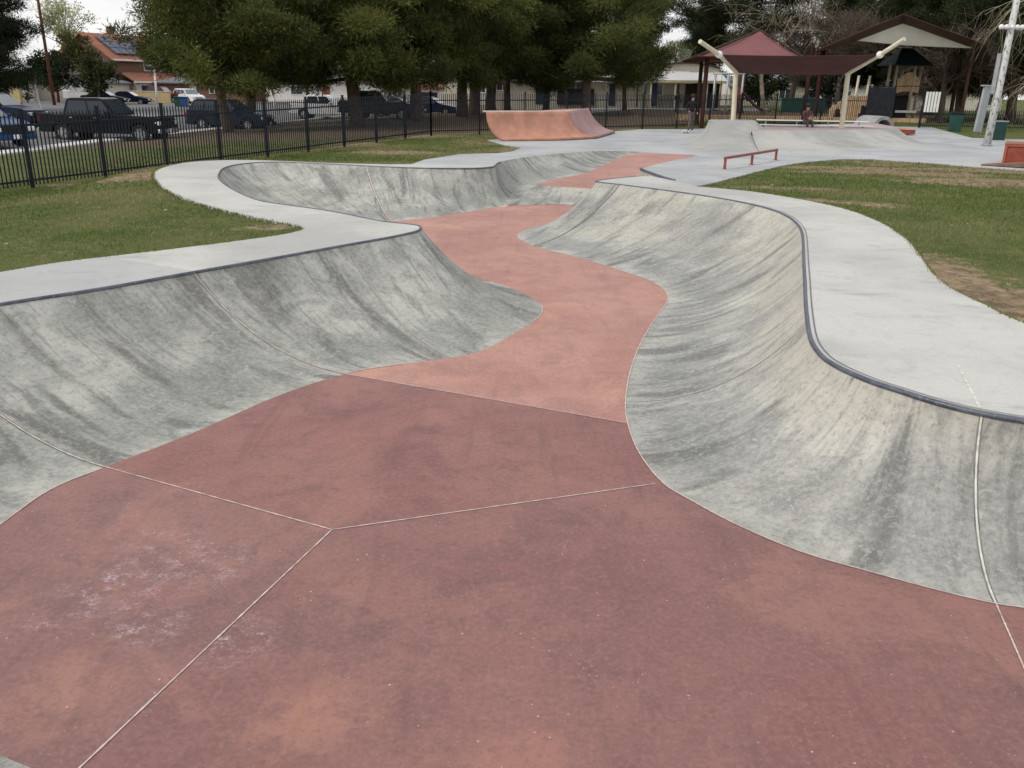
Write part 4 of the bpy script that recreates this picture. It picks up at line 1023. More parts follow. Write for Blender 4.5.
mb.lathe([(r0, -.9), (r1, -.9), (r1, .9), (r0, .9), (r0, -.9)], (0, 0, r1 - .05), 28, 'Y'); mb.build('pipe_ring', simple('pipe_concrete', (.30, .31, .31), .85, .2, 3), CP, auto=40)
mb = MB(); mb.lathe([(0, .55), (r0 - .004, .55)], (0, 0, r1 - .05), 28, 'Y'); mb.build('dark_bore_disc', MT['dark'], CP)  # added near-black disc paints the shade inside the bore
tb = atY(954.5, 129, 49.5); tb.z = gz(tb.x, 49.5)
TB = empty('litter_bin', tuple(tb), R(-22), 'dark green square litter bin on the grass by the low fence', 'litter bin')
mb = MB(); mb.prism([(-.30, 0), (.30, 0), (.36, .92), (-.36, .92)], -.32, .32); mb.build('body', MT['green'], TB, bevel=.03)
mb = MB(); mb.box((0, 0, .955), (.78, .72, .07)); mb.box((0, .05, 1.01), (.62, .5, .06)); mb.build('lid', MT['dark'], TB, bevel=.02)
mb = MB(); mb.tube([(-.36, .32, .80), (-.36, .40, .80), (.36, .40, .80), (.36, .32, .80)], .02, 8); mb.tube([(-.9, 0, .45), (-.55, -.05, .5), (-.33, 0, .55)], .06, 8); mb.build('handle', MT['dark'], TB, smooth=True)
cb = atY(996.5, 133.5, 42.0); cb.z = gz(cb.x, 42)
CB = empty('utility_cabinet', tuple(cb), R(4), 'green utility cabinet standing behind the white lattice light pole', 'utility cabinet')
mb = MB(); mb.box((0, 0, .42), (.62, .5, .84)); mb.build('body', MT['green'], CB, bevel=.02)
mb = MB(); mb.box((0, 0, .87), (.68, .56, .06)); mb.build('lid', MT['grey'], CB, bevel=.01)
mb = MB(); mb.box((0, -.26, .42), (.52, .012, .7)); mb.box((.18, -.275, .45), (.03, .03, .12)); mb.build('door', simple('green_door_paint', (.016, .055, .045), .5, .1, 3), CB, bevel=.004)
mb = MB(); mb.box((0, 0, -.01), (.9, .8, .08)); mb.build('plinth', MT['path'], CB)
sp_ = atY(980, 122, 47); sp_.z = gz(sp_.x, 47)
SL = empty('equipment_post', tuple(sp_), R(10), 'flat pale grey metal post leaning slightly between the bin and light pole', 'metal post')
mb = MB(); mb.box((0, 0, 1.25), (.42, .16, 2.3), tilt=('Y', R(3))); mb.build('body', simple('pale_grey_metal', (.36, .38, .40), .5, .1, 3), SL, bevel=.03)
mb = MB(); mb.box((0, 0, 2.43), (.55, .22, .07)); mb.build('cap', MT['steel'], SL, bevel=.01)
for x in (-.12, .12): mb = MB(); mb.bar((x, 0, -.1), (x, 0, .2), .06); mb.build('leg', MT['steel'], SL)
lp = atY(988, 138.5, 38.5); lp.z = gz(lp.x, 38.5)
lt = atY(1006.5, 28, 38.5); ht = lt.z - lp.z
LP = empty('light_pole', tuple(lp), 0, 'tall white flecked pole with a cluster of floodlights at the right edge', 'light pole')
mb = MB(); mb.tube([(0, 0, -.2), (.06, 0, ht * .5), (.10, 0, ht + 3.5)], [.16, .145, .115], 16)
tpole = NT('flecked_white_pole'); vv = tpole.coord('Object', (1, 1, .45)); cc = tpole.mix(tpole.ramp(tpole.noise(vv, 9, 5, .7), .52, .6), (.58, .58, .56), (.20, .20, .20)); tpole.out(cc, .5, .4)
mb.build('shaft', tpole.m, LP, smooth=True)
mb = MB(); mb.bar((-.42, 0, ht), (.55, 0, ht - .05), .07); mb.build('crossarm', MT['steel'], LP)
for k in range(5):
    x = -.38 + k * .22; mb = MB(); mb.lathe([(0, -.1), (.06, -.1), (.10, .06), (.10, .08), (0, .08)], (x, -.12, ht + .04), 12, 'Y'); mb.build('floodlight', MT['white'], LP, auto=40)
mb = MB(); mb.box((-.20, 0, ht * .62), (.12, .14, 1.6)); mb.build('conduit_box', MT['steel'], LP, bevel=.01)
mb = MB(); mb.lathe([(0, 0), (.24, 0), (.24, .04), (.18, .05), (0, .05)], (0, 0, 0)); mb.build('base_flange', MT['steel'], LP, auto=40)
fp = atY(794, 105, 84); f2 = atY(796, 16.5, 84); fp.z = 1.0
FP = empty('light_pole', tuple(fp), 0, 'thin grey pole with a T shaped floodlight bar among bare trees', 'light pole')
mb = MB(); mb.tube([(0, 0, -.3), (f2.x - fp.x, 0, f2.z - fp.z)], [.10, .07], 10); mb.build('shaft', MT['steel'], FP, smooth=True)
mb = MB(); mb.bar((f2.x - fp.x - .85, 0, f2.z - fp.z), (f2.x - fp.x + .85, 0, f2.z - fp.z), .12); mb.build('crossarm', MT['white'], FP)
for k in range(4): mb = MB(); mb.box((f2.x - fp.x - .72 + k * .48, -.1, f2.z - fp.z + .16), (.3, .14, .22)); mb.build('floodlight', MT['white'], FP, bevel=.02)

# ------------------------------------------------------------------ playground
PY = 64.0
pg = .8
PT = empty('play_tower', (atY(896, 100, PY).x, PY, pg), 0, 'wooden play tower with a dark green roof and tan baluster deck', 'play tower')
ox = PT.location.x
for x, Y in ((886, PY - 1), (893, PY - 1), (911, PY - 1), (917, PY + 1), (899, PY + 1)):
    p = atY(x, 90, Y); mb = MB(); mb.tube([(p.x - ox, Y - PY, 0), (p.x - ox + .05, Y - PY, 3.7)], .10, 10); mb.build('post', simple('pale_play_post', (.44, .38, .28), .7, .12, 3) if 'pp' not in MT else MT['pp'], PT, smooth=True)
xa = atY(891, 80, PY).x - ox; xb = atY(914, 80, PY).x - ox
mb = MB(); mb.box(((xa + xb) / 2, 0, 1.75), (xb - xa + .2, 2.0, .14)); mb.build('deck', MT['darkwood'], PT)
mb = MB(); m = 11
for k in range(m): mb.box((xa + .1 + (xb - xa - .2) * k / (m - 1), -1.05, 2.25 + .28 * math.sin(math.pi * k / (m - 1))), (.115, .05, .95 + .3 * math.sin(math.pi * k / (m - 1))))
mb.build('baluster_panel', MT['wood'], PT, bevel=.01)
c = (xa + xb) / 2; mb = MB(); w2 = (xb - xa) / 2 + .55
mb.add([(c - w2, -1.6, 3.6), (c + w2, -1.6, 3.6), (c + w2, 1.6, 3.6), (c - w2, 1.6, 3.6), (c - .4, 0, 4.75), (c + .4, 0, 4.75)], [(0, 1, 5, 4), (1, 2, 5), (2, 3, 4, 5), (3, 0, 4), (3, 2, 1, 0)]); mb.build('roof', MT['greenroof'], PT)
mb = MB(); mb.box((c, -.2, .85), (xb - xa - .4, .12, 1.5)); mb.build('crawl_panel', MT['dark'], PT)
mb = MB(); mb.box((c + .1, -1.1, .55), (1.5, .1, .16)); mb.build('step', MT['white'], PT, bevel=.02)
mb = MB(); mb.tube([(c - w2 - .2, .2, 1.7), (c - w2 - 1.1, .1, 1.2), (c - w2 - 1.8, 0, .5), (c - w2 - 2.2, 0, .35)], .30, 12, cap=False); mb.build('slide', MT['dark'], PT, smooth=True)
PS = empty('palisade', (atY(855, 110, 60).x, 60, pg), 0, 'tan wooden play palisade wall with two arched crawl holes', 'play wall')
ox = PS.location.x; mb = MB()
def holes(x): return [h for h in ((839, 4.0, .75), (864.5, 3.6, 1.05)) if abs(x - h[0]) < h[1]]
k = 0; x = 832.0
rw = random.Random(5)
while x < 873:
    p = atY(x, 100, 60).x - ox; base = 0; hh = holes(x)
    top = 1.55 + rw.uniform(-.04, .05) + (0 if x > 852 else -.85 * max(0, (846 - x) / 14))
    top = max(top, .75)
    if hh: h = hh[0]; base = h[2] * math.sqrt(max(.05, 1 - ((x - h[0]) / h[1]) ** 2))
    if top > base + .1: mb.box((p, rw.uniform(-.02, .02), (base + top) / 2), (.118, .12, top - base))
    x += 1.72
mb.build('board_wall', MT['wood'], PS, bevel=.015)
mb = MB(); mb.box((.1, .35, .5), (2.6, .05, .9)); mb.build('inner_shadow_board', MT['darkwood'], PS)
for x in (857, 868):
    p = atY(x, 80, 61).x - ox; mb = MB(); mb.tube([(p, 1, 0), (p + .1, 1, 2.85)], .085, 10); mb.build('post', MT['cream'], PS, smooth=True)
def slide(px, Y, label, s=1):
    p = atY(px, 100, Y); r_ = empty('slide', (p.x, Y, .75), 0, label, 'slide')
    mb = MB(); path = [(-1.3 * s, 0, 1.6), (-.9 * s, 0, 1.45), (-.2 * s, 0, .75), (.5 * s, 0, .35), (1.1 * s, 0, .30)]
    for dy in (-.24, .24): mb.tube([(x, dy, z + .12) for x, _, z in path], .04, 8)
    vs = [(x, dy, z) for x, _, z in path for dy in (-.24, .24)]; mb.add(vs, [(2 * i, 2 * i + 1, 2 * i + 3, 2 * i + 2) for i in range(4)]); mb.build('chute', MT['maroon'], r_, fix=True)
    mb = MB()
    for dy in (-.28, .28): mb.bar((-1.55 * s, dy, 0), (-1.35 * s, dy, 2.0), .06)
    for z in (.4, .8, 1.2): mb.bar((-1.5 * s, -.28, z), (-1.5 * s, .28, z), .04)
    mb.build('ladder', MT['rail'], r_)
slide(757, 66, 'small dark red slide behind the fence beneath the maroon canopy')
# swing frame
SW = empty('swing_frame', (atY(725, 105, 63).x, 63, .75), 0, 'pale steel swing frame standing behind the left cream post', 'swing')
for x in (714, 727, 742):
    p = atY(x, 90, 63).x - SW.location.x; mb = MB(); mb.tube([(p, 0, 0), (p, 0, 2.9)], .07, 8); mb.build('post', MT['steel'], SW, smooth=True)
mb = MB(); mb.tube([(atY(712, 90, 63).x - SW.location.x, 0, 2.9), (atY(744, 90, 63).x - SW.location.x, 0, 2.9)], .06, 8); mb.build('top_bar', MT['steel'], SW, smooth=True)
for x in (718, 733):
    p = atY(x, 90, 63).x - SW.location.x; mb = MB(); mb.tube([(p - .2, 0, 2.9), (p - .2, 0, .5)], .015, 5); mb.tube([(p + .2, 0, 2.9), (p + .2, 0, .5)], .015, 5); mb.box((p, 0, .48), (.46, .2, .06)); mb.build('seat', MT['dark'], SW)
# play panels and border
GPN = empty('climbing_barrier', (atY(803, 105, 70).x, 70, .8), 0, 'long low green play barrier behind the fence', 'play barrier')
mb = MB(); mb.box((0, 0, .75), (3.4, .1, 1.1)); mb.build('board', MT['green'], GPN, bevel=.03)
for x in (-1.6, 0, 1.6): mb = MB(); mb.bar((x, .1, 0), (x, .1, 1.5), .1); mb.build('post', MT['greenroof'], GPN)
BD = empty('playground_border', (atY(800, 112, 58).x, 58, .7), 0, 'low tan timber border along the front of the playground', 'timber border')
mb = MB()
for k in range(16): mb.box((-7.5 + k * 1.02, .2 * math.sin(k), .14), (1.0, .12, .38))
mb.build('timbers', MT['wood'], BD, bevel=.02)
# ------------------------------------------------------------------ trees
def clumps_mesh(name, mat_, parent, cl, per, size, cols, updir=.25, droop=0.0, wide=.22):
    "crown of many narrow leaf faces gathered in clumps; cl = list of (centre, radii)"
    V = []; C = []
    for (c, r_) in cl:
        n = int(per * (r_[0] * r_[1] + r_[0] * r_[2] * 2) / 3)
        d = rng.normal(size=(n, 3)); d /= np.linalg.norm(d, axis=1)[:, None]
        rad = rng.random(n) ** .45 * rng.choice([.85, 1.0, 1.0, 1.25, 1.5], n)
        p = np.array(c) + d * np.array(r_) * rad[:, None]
        a = d + rng.normal(size=(n, 3)) * .55 + np.array([0, 0, updir]); a /= np.linalg.norm(a, axis=1)[:, None]
        s = rng.normal(size=(n, 3)); s -= a * (s * a).sum(1)[:, None]; s /= np.linalg.norm(s, axis=1)[:, None]
        L = size * rng.uniform(.6, 1.3, n)[:, None]; w = L * wide
        V.append(np.stack([p - s * w, p + s * w, p + a * L], 1).reshape(-1, 3))
        g_ = rng.uniform(.58, 1.32); c0 = np.array(cols[0]) * g_; c1 = np.array(cols[1]) * g_; k = np.clip(rng.beta(1.6, 1.6) + rng.normal(0, .16, n), 0, 1)[:, None]
        cc = c0 + (c1 - c0) * k; dead = rng.random(n) < .04; cc[dead] = np.array(cols[2])
        C.append(np.repeat(cc, 3, 0))
    V = np.concatenate(V); C = np.concatenate(C)
    return np_mesh(name, V, np.arange(len(V)).reshape(-1, 3), mat_, parent, C)
def pine(name, label, loc, H, rad, low, seed, lean=0.0, tr=.28, dens=1.0, group=None, cols=None, bark='bark', flat=1.0, up=1.0):
    rs = np.random.default_rng(seed); root = empty(name, loc, rs.uniform(0, 6.28), label, 'tree', group)
    mb = MB(); tips = []
    ax = lambda z: np.array([lean * z * .5 + .25 * math.sin(z * .5 + seed), .2 * math.sin(z * .4 + seed * 2), z])
    zs = np.linspace(-.3, H * .93, 14); mb.tube([Vector(ax(z)) for z in zs], [tr * (1.25 if z < .2 else 1) * (1 - .86 * max(0, z) / H) + .02 for z in zs], 10)
    nb = int(40 * dens); cl = []
    for i in range(nb):
        t = (i + rs.uniform(0, 1)) / nb; z0 = low * .85 + (H * .95 - low) * t; b = ax(z0); a = rs.uniform(0, 6.28)
        env = rad * (math.sin(math.pi * (.30 + .66 * t)) ** .8) * rs.uniform(.7, 1.08)
        tip = b + np.array([math.cos(a) * env, math.sin(a) * env, up * (.10 + .35 * t) * env + rs.uniform(-.3, .3)])
        mid = b + (tip - b) * .5 + np.array([0, 0, -.12 * env]); r0 = tr * .30 * (1 - .55 * t)
        mb.tube([Vector(b), Vector(mid), Vector(tip)], [r0, r0 * .65, r0 * .2], 6, cap=False)
        m = max(2, int(env / 1.05))
        for k in range(m + 1):
            f = .42 + .58 * k / m if m else 1; q = b + (tip - b) * f + rs.normal(0, .38, 3) * np.array([1, 1, .45]); q[2] -= .10 * env * math.sin(math.pi * f)
            s = rs.uniform(.5, 1.0) * (.72 + .05 * rad); cl.append((q, (s * 1.15, s * 1.15, s * .62 * flat)))
    for k in range(int(46 * dens)):
        q = ax(low + .5 + (H - low) * rs.uniform(.0, .9)) + rs.normal(0, 1.1, 3) * np.array([1, 1, .4]); s = rs.uniform(.7, 1.25); cl.append((q, (s, s, s * .7)))
    mb.build('trunk', MT[bark], root, smooth=True)
    clumps_mesh('crown', MT['needles'], root, cl, 1150, .25, cols or ((.042, .062, .020), (.165, .185, .055), (.14, .10, .055)), .30, 0, .105)
    return root
DK = ((.018, .030, .014), (.060, .076, .030), (.08, .06, .04))
YG = ((.042, .064, .018), (.190, .205, .055), (.16, .12, .055))
grp = 'tall pines behind the black fence'
def tpos(px, Y, dx=0.0):
    p = atY(px, 100, Y); return (p.x + dx, Y, gz(p.x + dx, Y) - .05)
pine('pine_tree', 'broad pine whose brown trunk stands in front of the dark parked SUV', tpos(225, 45), 10.5, 4.3, 3.0, 3, 0, .24, 1.15, grp, YG)
pine('pine_tree', 'pine with a pale trunk just right of the SUV-side pine', tpos(249, 58), 11.5, 5.0, 3.0, 8, 0, .33, 1.1, grp, YG)
pine('pine_tree', 'thick dark trunked pine standing between the white and charcoal pickups', tpos(354, 51), 12, 5.8, 3.0, 14, 0, .40, 1.15, grp, YG)
pine('pine_tree', 'pine whose dark trunk stands beside the small red roofed kiosk', tpos(419, 57), 12, 5.4, 3.0, 21, 0, .38, 1.1, grp, YG)
pine('pine_tree', 'upright thick trunked pine nearest the right end of the parked sedan', tpos(465, 64), 13, 5.6, 3.0, 27, 0, .40, 1.0, grp)
pine('pine_tree', 'leaning pine, second trunk right of the parked sedan', tpos(477, 66), 14, 5.2, 4.6, 33, .10, .40, .9, grp)
pine('pine_tree', 'thick dark pine trunk directly behind the left end of the orange ramp', tpos(494, 68), 14, 5.4, 4.4, 39, 0, .40, .9, grp)
pine('pine_tree', 'slimmer pine standing before the cream wall above the orange ramp', tpos(509, 72), 13, 5.4, 3.0, 45, 0, .26, .9, grp)
pine('pine_tree', 'dark pine beside the navy door of the cream building', tpos(543, 73), 13, 5.8, 2.9, 51, 0, .26, .9, grp)
pine('pine_tree', 'broad pine with a leaning pale brown trunk above the mauve ramp end', tpos(585, 69), 13, 6.6, 2.8, 57, .06, .38, 1.1, grp, None, 'bark_p')
pine('pine_tree', 'thin trunked pine before the cream building, last one left of the sky gap', tpos(625, 79), 13, 4.6, 3.2, 63, 0, .19, .9, grp)
pine('tall_pine', 'tall open pine rising behind the maroon canopy', tpos(742, 76), 17, 6.0, 5.4, 70, 0, .4, .75, None, DK)
g2_ = 'dark conifers behind the playground'
for px, Y, H, rad, low, sd, lb in ((876, 92, 13, 5.5, 3.5, 81, 'dark conifer behind the play tower roof'), (930, 86, 15, 6.0, 3.0, 82, 'dark conifer behind the white slatted board'),
        (985, 80, 15, 6.2, 3.2, 83, 'dark conifer behind the tall light pole'), (1045, 74, 15, 6.5, 2.8, 84, 'dark conifer at the right edge behind the green cabinet'), (830, 104, 13, 5.5, 3.2, 85, 'dark conifer far behind the brown canopy'), (962, 72, 13, 5.0, 2.6, 87, 'dark conifer between the brown canopy and the light pole'), (1015, 66, 13, 5.2, 2.4, 88, 'dark conifer just right of the light pole top'), (905, 98, 13, 5.5, 2.2, 89, 'dark conifer behind the tan baluster deck'), (700, 112, 12, 4.0, 3.0, 86, 'dark conifer far behind the flat roofed building')):
    pine('conifer', lb, tpos(px, Y), H, rad, low, sd, 0, .36, .85, g2_, DK)
pine('conifer', 'large dark conifer filling the upper left corner beside the wooden pole', tpos(-16, 74), 15, 4.8, 2.2, 91, 0, .5, 2.6, None, DK)
def leafy(name, label, loc, H, rad, low, seed, cols, per=420, size=.26, tr=.2, bark='bark', n=34, fill_=1.0):
    rs = np.random.default_rng(seed); root = empty(name, loc, 0, label, 'tree'); mb = MB(); cl = []
    mb.tube([(0, 0, -.2), (.1, 0, low), (.05, .1, H * .7)], [tr, tr * .75, tr * .25], 8)
    for i in range(n):
        d = rs.normal(size=3); d /= np.linalg.norm(d); rr_ = rs.uniform(.35, .95); cz = (H + low) / 2 + .1
        q = np.array([d[0] * rad * rr_, d[1] * rad * rr_, cz + d[2] * (H - low) / 2 * rr_]); s = rs.uniform(.5, .9) * rad * .34
        mb.tube([(0, 0, low + (q[2] - low) * .3), Vector(q)], [tr * .3, tr * .06], 5, cap=False); cl.append((q, (s * fill_, s * fill_, s * .8 * fill_)))
    mb.build('trunk', MT[bark], root, smooth=True); clumps_mesh('crown', MT['leaves'], root, cl, per, size, cols, .1, 0, .38); return root
leafy('broadleaf_tree', 'dark round evergreen right of the wooden utility pole', tpos(58, 104), 6.6, 3.0, .8, 5, ((.010, .020, .008), (.035, .05, .016), (.05, .05, .03)))
leafy('blossom_tree', 'pale yellow green spring tree behind the small tile roofed house', tpos(74, 150), 15.3, 4.9, 6.5, 6, ((.22, .24, .10), (.50, .52, .32), (.3, .3, .2)), 90, .30, .3, 'bark_p', 60, .8)
leafy('broadleaf_tree', 'olive green tree in front of the brick gable', tpos(85, 119), 8.8, 2.5, 3.2, 7, ((.055, .065, .018), (.13, .125, .045), (.1, .09, .05)))
leafy('broadleaf_tree', 'bushy mid green tree in front of the brick house', tpos(99, 98), 5.0, 2.5, 1.2, 9, ((.025, .038, .012), (.09, .10, .035), (.09, .08, .04)))
leafy('shrub', 'rounded dark shrub beside the tan wall at left', tpos(27, 100), 2.0, 1.2, .1, 12, ((.012, .022, .010), (.035, .045, .018), (.05, .05, .03)), 420, .2, .06, n=12)
leafy('shrub', 'clipped olive shrub at the left edge of the photo', tpos(-1, 92), 1.9, 1.3, .1, 13, ((.04, .045, .015), (.10, .10, .035), (.08, .07, .03)), 420, .2, .06, n=12)
leafy('broadleaf_tree', 'green tree under the pines behind the white pickup', tpos(307, 90), 6.5, 2.6, 2.4, 15, ((.020, .034, .010), (.07, .085, .025), (.07, .06, .03)))
leafy('shrub', 'green bush beneath the maroon canopy behind the playground', tpos(758, 92), 4.6, 2.6, .4, 16, ((.015, .03, .012), (.05, .07, .025), (.06, .06, .03)))
leafy('shrub', 'tall dark bush behind the right cream post', tpos(826, 90), 5.4, 2.0, .3, 17, ((.010, .024, .016), (.03, .05, .03), (.05, .05, .03)))

def bare(name, label, loc, H, seed, mat_, spread=.55, droop=0.0, twigs=5, lv=4, r0=.3, kids_=(5, 5, 5, 6), tw=.012, up=.10):
    rs = np.random.default_rng(seed); root = empty(name, loc, 0, label, 'tree'); big = MB(); V = []; Tr = []
    def seg(a, b, ra, rb):
        d = b - a; L = np.linalg.norm(d); d = d / (L + 1e-9); x = np.cross(d, [.3, .5, .8]); x /= np.linalg.norm(x) + 1e-9; y = np.cross(d, x); n0 = sum(len(q) for q in V)
        ring = [x * math.cos(t) + y * math.sin(t) for t in (0, 2.094, 4.189)]
        V.append(np.array([a + q * ra for q in ring] + [b + q * rb for q in ring]))
        for k in range(3): k2 = (k + 1) % 3; Tr.append((n0 + k, n0 + k2, n0 + 3 + k2)); Tr.append((n0 + k, n0 + 3 + k2, n0 + 3 + k))
    def grow(p, d, L, r_, l):
        m = 4; pts = [p]
        for k in range(m):
            d = d + rs.normal(0, .13, 3) + np.array([0, 0, (up if l < 2 else -droop)]); d /= np.linalg.norm(d); p = p + d * L / m; pts.append(p)
        if l == 0: big.tube([Vector(q) for q in pts], [r_ * (1 - .45 * k / m) for k in range(m + 1)], 9)
        else:
            for k in range(m): seg(pts[k], pts[k + 1], max(tw, r_ * (1 - .6 * k / m)), max(tw * .8, r_ * (1 - .6 * (k + 1) / m)))
        if l >= lv: return
        for c in range(kids_[min(l, len(kids_) - 1)]):
            f = rs.uniform(.35, 1.0) if l else rs.uniform(.55, 1.0); q = pts[int(f * m)]; nd = d + rs.normal(0, spread, 3) * np.array([1, 1, .6]); nd /= np.linalg.norm(nd)
            grow(q, nd, L * rs.uniform(.55, .85), r_ * .45, l + 1)
    grow(np.array([0., 0, -.2]), np.array([0, 0, 1.]), H * .34, r0, 0)
    big.build('trunk', MT[mat_], root, smooth=True)
    np_mesh('branches', np.concatenate(V), np.array(Tr), MT[mat_], root)
    return root
bare('bare_tree', 'bare brown tree behind the maroon canopy peak', tpos(792, 84), 15, 4, 'twig', .6, 0, lv=5, kids_=(7, 5, 5, 4, 4), tw=.014)
bare('bare_tree', 'bare brown tree behind the T shaped floodlight bar', tpos(838, 88), 16, 12, 'twig', .6, 0, lv=5, kids_=(7, 5, 5, 4, 4), tw=.014)
bare('bare_tree', 'bare tree whose brown twigs spread above the brown canopy ridge', tpos(942, 66), 12.5, 6, 'twig', .75, .05, lv=4, kids_=(8, 6, 6, 5), tw=.010, up=.02)
bare('weeping_tree', 'bare weeping tree with pale hanging twigs in the upper right corner', tpos(1098, 50), 20, 9, 'twig_l', .75, .30, lv=4, kids_=(8, 5, 5, 4), tw=.005, up=.05, r0=.17)
bare('weeping_tree', 'slim bare tree with pale arching branches above the maroon canopy', tpos(764, 72), 18, 19, 'twig_l', .5, .12, lv=4, kids_=(5, 4, 4, 3), tw=.010, r0=.2)

# ------------------------------------------------------------------ houses
def house(name, label, loc, rz, w, d, h, rh, wall, roof, kind='gable', eave=.4, wins=(), doors=(), cat='house', ridge='x', garage=None, extras=None):
    root = empty(name, loc, rz, label, cat)
    mb = MB()
    if kind == 'gable' and ridge == 'x':
        prof = [(-d / 2, -.6), (d / 2, -.6), (d / 2, h), (0, h + rh - .12), (-d / 2, h)]
        vs = [(x, p[0], p[1]) for x in (-w / 2, w / 2) for p in prof]; mb.add(vs, [(0, 1, 2, 3, 4), (9, 8, 7, 6, 5)] + [(i, (i + 1) % 5, 5 + (i + 1) % 5, 5 + i) for i in range(5)])
    elif kind == 'gable':
        mb.prism([(-w / 2, -.6), (w / 2, -.6), (w / 2, h), (0, h + rh - .12), (-w / 2, h)], -d / 2, d / 2)
    else: mb.box((0, 0, h / 2 - .3), (w, d, h + .6))
    mb.build('wall', MT[wall], root)
    mb = MB(); e = eave; t = .16
    if kind == 'hip':
        k = min(w, d) / 2 + e; a = max(0, w / 2 + e - k); b = max(0, d / 2 + e - k)
        base = [(-w / 2 - e, -d / 2 - e, h), (w / 2 + e, -d / 2 - e, h), (w / 2 + e, d / 2 + e, h), (-w / 2 - e, d / 2 + e, h)]
        top = [(-a, -b, h + rh), (a, -b, h + rh), (a, b, h + rh), (-a, b, h + rh)]
        lo = [(x, y, z - t) for x, y, z in base]
        mb.add(base + top + lo, [(0, 1, 5, 4), (1, 2, 6, 5), (2, 3, 7, 6), (3, 0, 4, 7), (4, 5, 6, 7), (8, 9, 1, 0), (9, 10, 2, 1), (10, 11, 3, 2), (11, 8, 0, 3), (11, 10, 9, 8)])
    elif kind == 'flat': mb.box((0, 0, h + .12), (w + 2 * e, d + 2 * e, .24))
    else:
        s = (d / 2 if ridge == 'x' else w / 2); sl = rh / s; zz = h - e * sl; L = (w if ridge == 'x' else d) / 2 + e
        q = [(-s - e, zz), (0, h + rh), (s + e, zz), (s + e, zz - t), (0, h + rh - t), (-s - e, zz - t)]
        if ridge == 'x': vs = [(x, p[0], p[1]) for x in (-L, L) for p in q]
        else: vs = [(p[0], x, p[1]) for x in (-L, L) for p in q]
        mb.add(vs, [(0, 1, 4, 5), (1, 2, 3, 4), (6, 11, 10, 7), (7, 10, 9, 8)] + [(i, 6 + i, 6 + (i + 1) % 6, (i + 1) % 6) for i in range(6)])
    mb.build('roof', MT[roof], root)
    for (x, z, ww, hh) in wins:
        f = MB(); y = -d / 2
        f.box((x, y - .03, z + hh / 2), (ww + .16, .08, .08)); f.box((x, y - .03, z - hh / 2), (ww + .16, .08, .08)); f.box((x - ww / 2, y - .03, z), (.08, .08, hh)); f.box((x + ww / 2, y - .03, z), (.08, .08, hh)); f.box((x, y - .03, z), (.06, .07, hh))
        fo = f.build('window', MT['white'], root, fix=False); m = MB(); m.box((x, y - .004, z), (ww, .02, hh)); m.build('pane', MT['pane'], fo)
    for (x, ww, hh, mt) in doors: m = MB(); m.box((x, -d / 2 - .03, hh / 2), (ww, .07, hh)); m.build('door', MT[mt], root, bevel=.01)
    if garage: m = MB(); [m.box((garage[0], -d / 2 - .04, .28 + k * .56), (garage[1], .07, .54)) for k in range(4)]; m.build('garage_door', MT['white'], root, bevel=.01)
    return root
def hp(px, Y): p = atY(px, 98, Y); return (p.x, Y, gz(p.x, Y))
# brick house with clay tile roof and solar panels
hb = hp(122, 128); s = 124 / 850
HB = house('brick_house', 'two storey brick house with an orange tile roof and solar panels', hb, R(62), 10, 11, 5.3, 3.2, 'brick', 'tile', 'gable', .5, [(3.4, 4.3, 1.6, 1.1), (.6, 4.3, 1.5, 1.1)], [], 'house', 'x')
mb = MB(); mb.add([(-4.4, -8.6, 2.35), (6.2, -8.6, 2.35), (6.2, -5.9, 3.5), (-4.4, -5.9, 3.5), (-4.4, -8.6, 2.2), (6.2, -8.6, 2.2), (6.2, -5.9, 3.35), (-4.4, -5.9, 3.35)], [(0, 1, 2, 3), (4, 5, 1, 0), (5, 6, 2, 1), (7, 4, 0, 3), (7, 6, 5, 4)]); mb.build('porch_roof', MT['tile'], HB)
mb = MB(); mb.box((.9, -7.15, 1.1), (9.8, 2.2, 2.2)); mb.build('garage_wall', MT['pale'], HB)
mb = MB(); [mb.box((1.6, -8.28, .28 + k * .55), (3.6, .06, .53)) for k in range(4)]; mb.build('garage_door', MT['white'], HB, bevel=.01)
for x in (-2.6, 4.6): f = MB(); f.box((x, -8.28, 1.4), (1.5, .06, 1.1)); fo = f.build('window', MT['white'], HB); m = MB(); m.box((x, -8.31, 1.4), (1.3, .03, .9)); m.build('pane', MT['pane'], fo)
for k in range(3):
    sl = 3.4 / 6; 
    for j in range(5):
        mb = MB(); y0 = -1.2 - k * 1.35; x = -4.0 + j * 1.15; z = 5.3 + 3.4 + y0 * sl; y2 = y0 - 1.2; z2 = 5.3 + 3.4 + y2 * sl
        if k == 0 and j == 2: continue
        mb.add([(x, y0, z + .09), (x + 1.05, y0, z + .09), (x + 1.05, y2, z2 + .09), (x, y2, z2 + .09), (x, y0, z + .02), (x + 1.05, y0, z + .02), (x + 1.05, y2, z2 + .02), (x, y2, z2 + .02)], [(0, 1, 2, 3), (0, 4, 5, 1), (1, 5, 6, 2), (2, 6, 7, 3), (3, 7, 4, 0)]); mb.build('solar_panel', MT['solar'], HB)
mb = MB(); mb.box((-.2, .4, 8.9), (.8, .7, 1.2)); mb.build('chimney', MT['brick'], HB)
mb = MB(); mb.bar((-5.6, -6.5, 5.02), (5.6, -6.5, 5.02), .16, .2); mb.build('gutter', MT['white'], HB)
mb = MB(); mb.bar((-4.5, -8.62, 2.27), (6.3, -8.62, 2.27), .14, .2); mb.build('porch_gutter', MT['white'], HB)
house('tile_roof_house', 'small pale gabled house with orange tile roof behind the wooden pole', hp(76, 132), R(20), 5.5, 9, 4.9, 1.9, 'pale', 'tile', 'gable', .5, [(0, 3.9, 1.6, 1.0)], [], 'house', 'y')
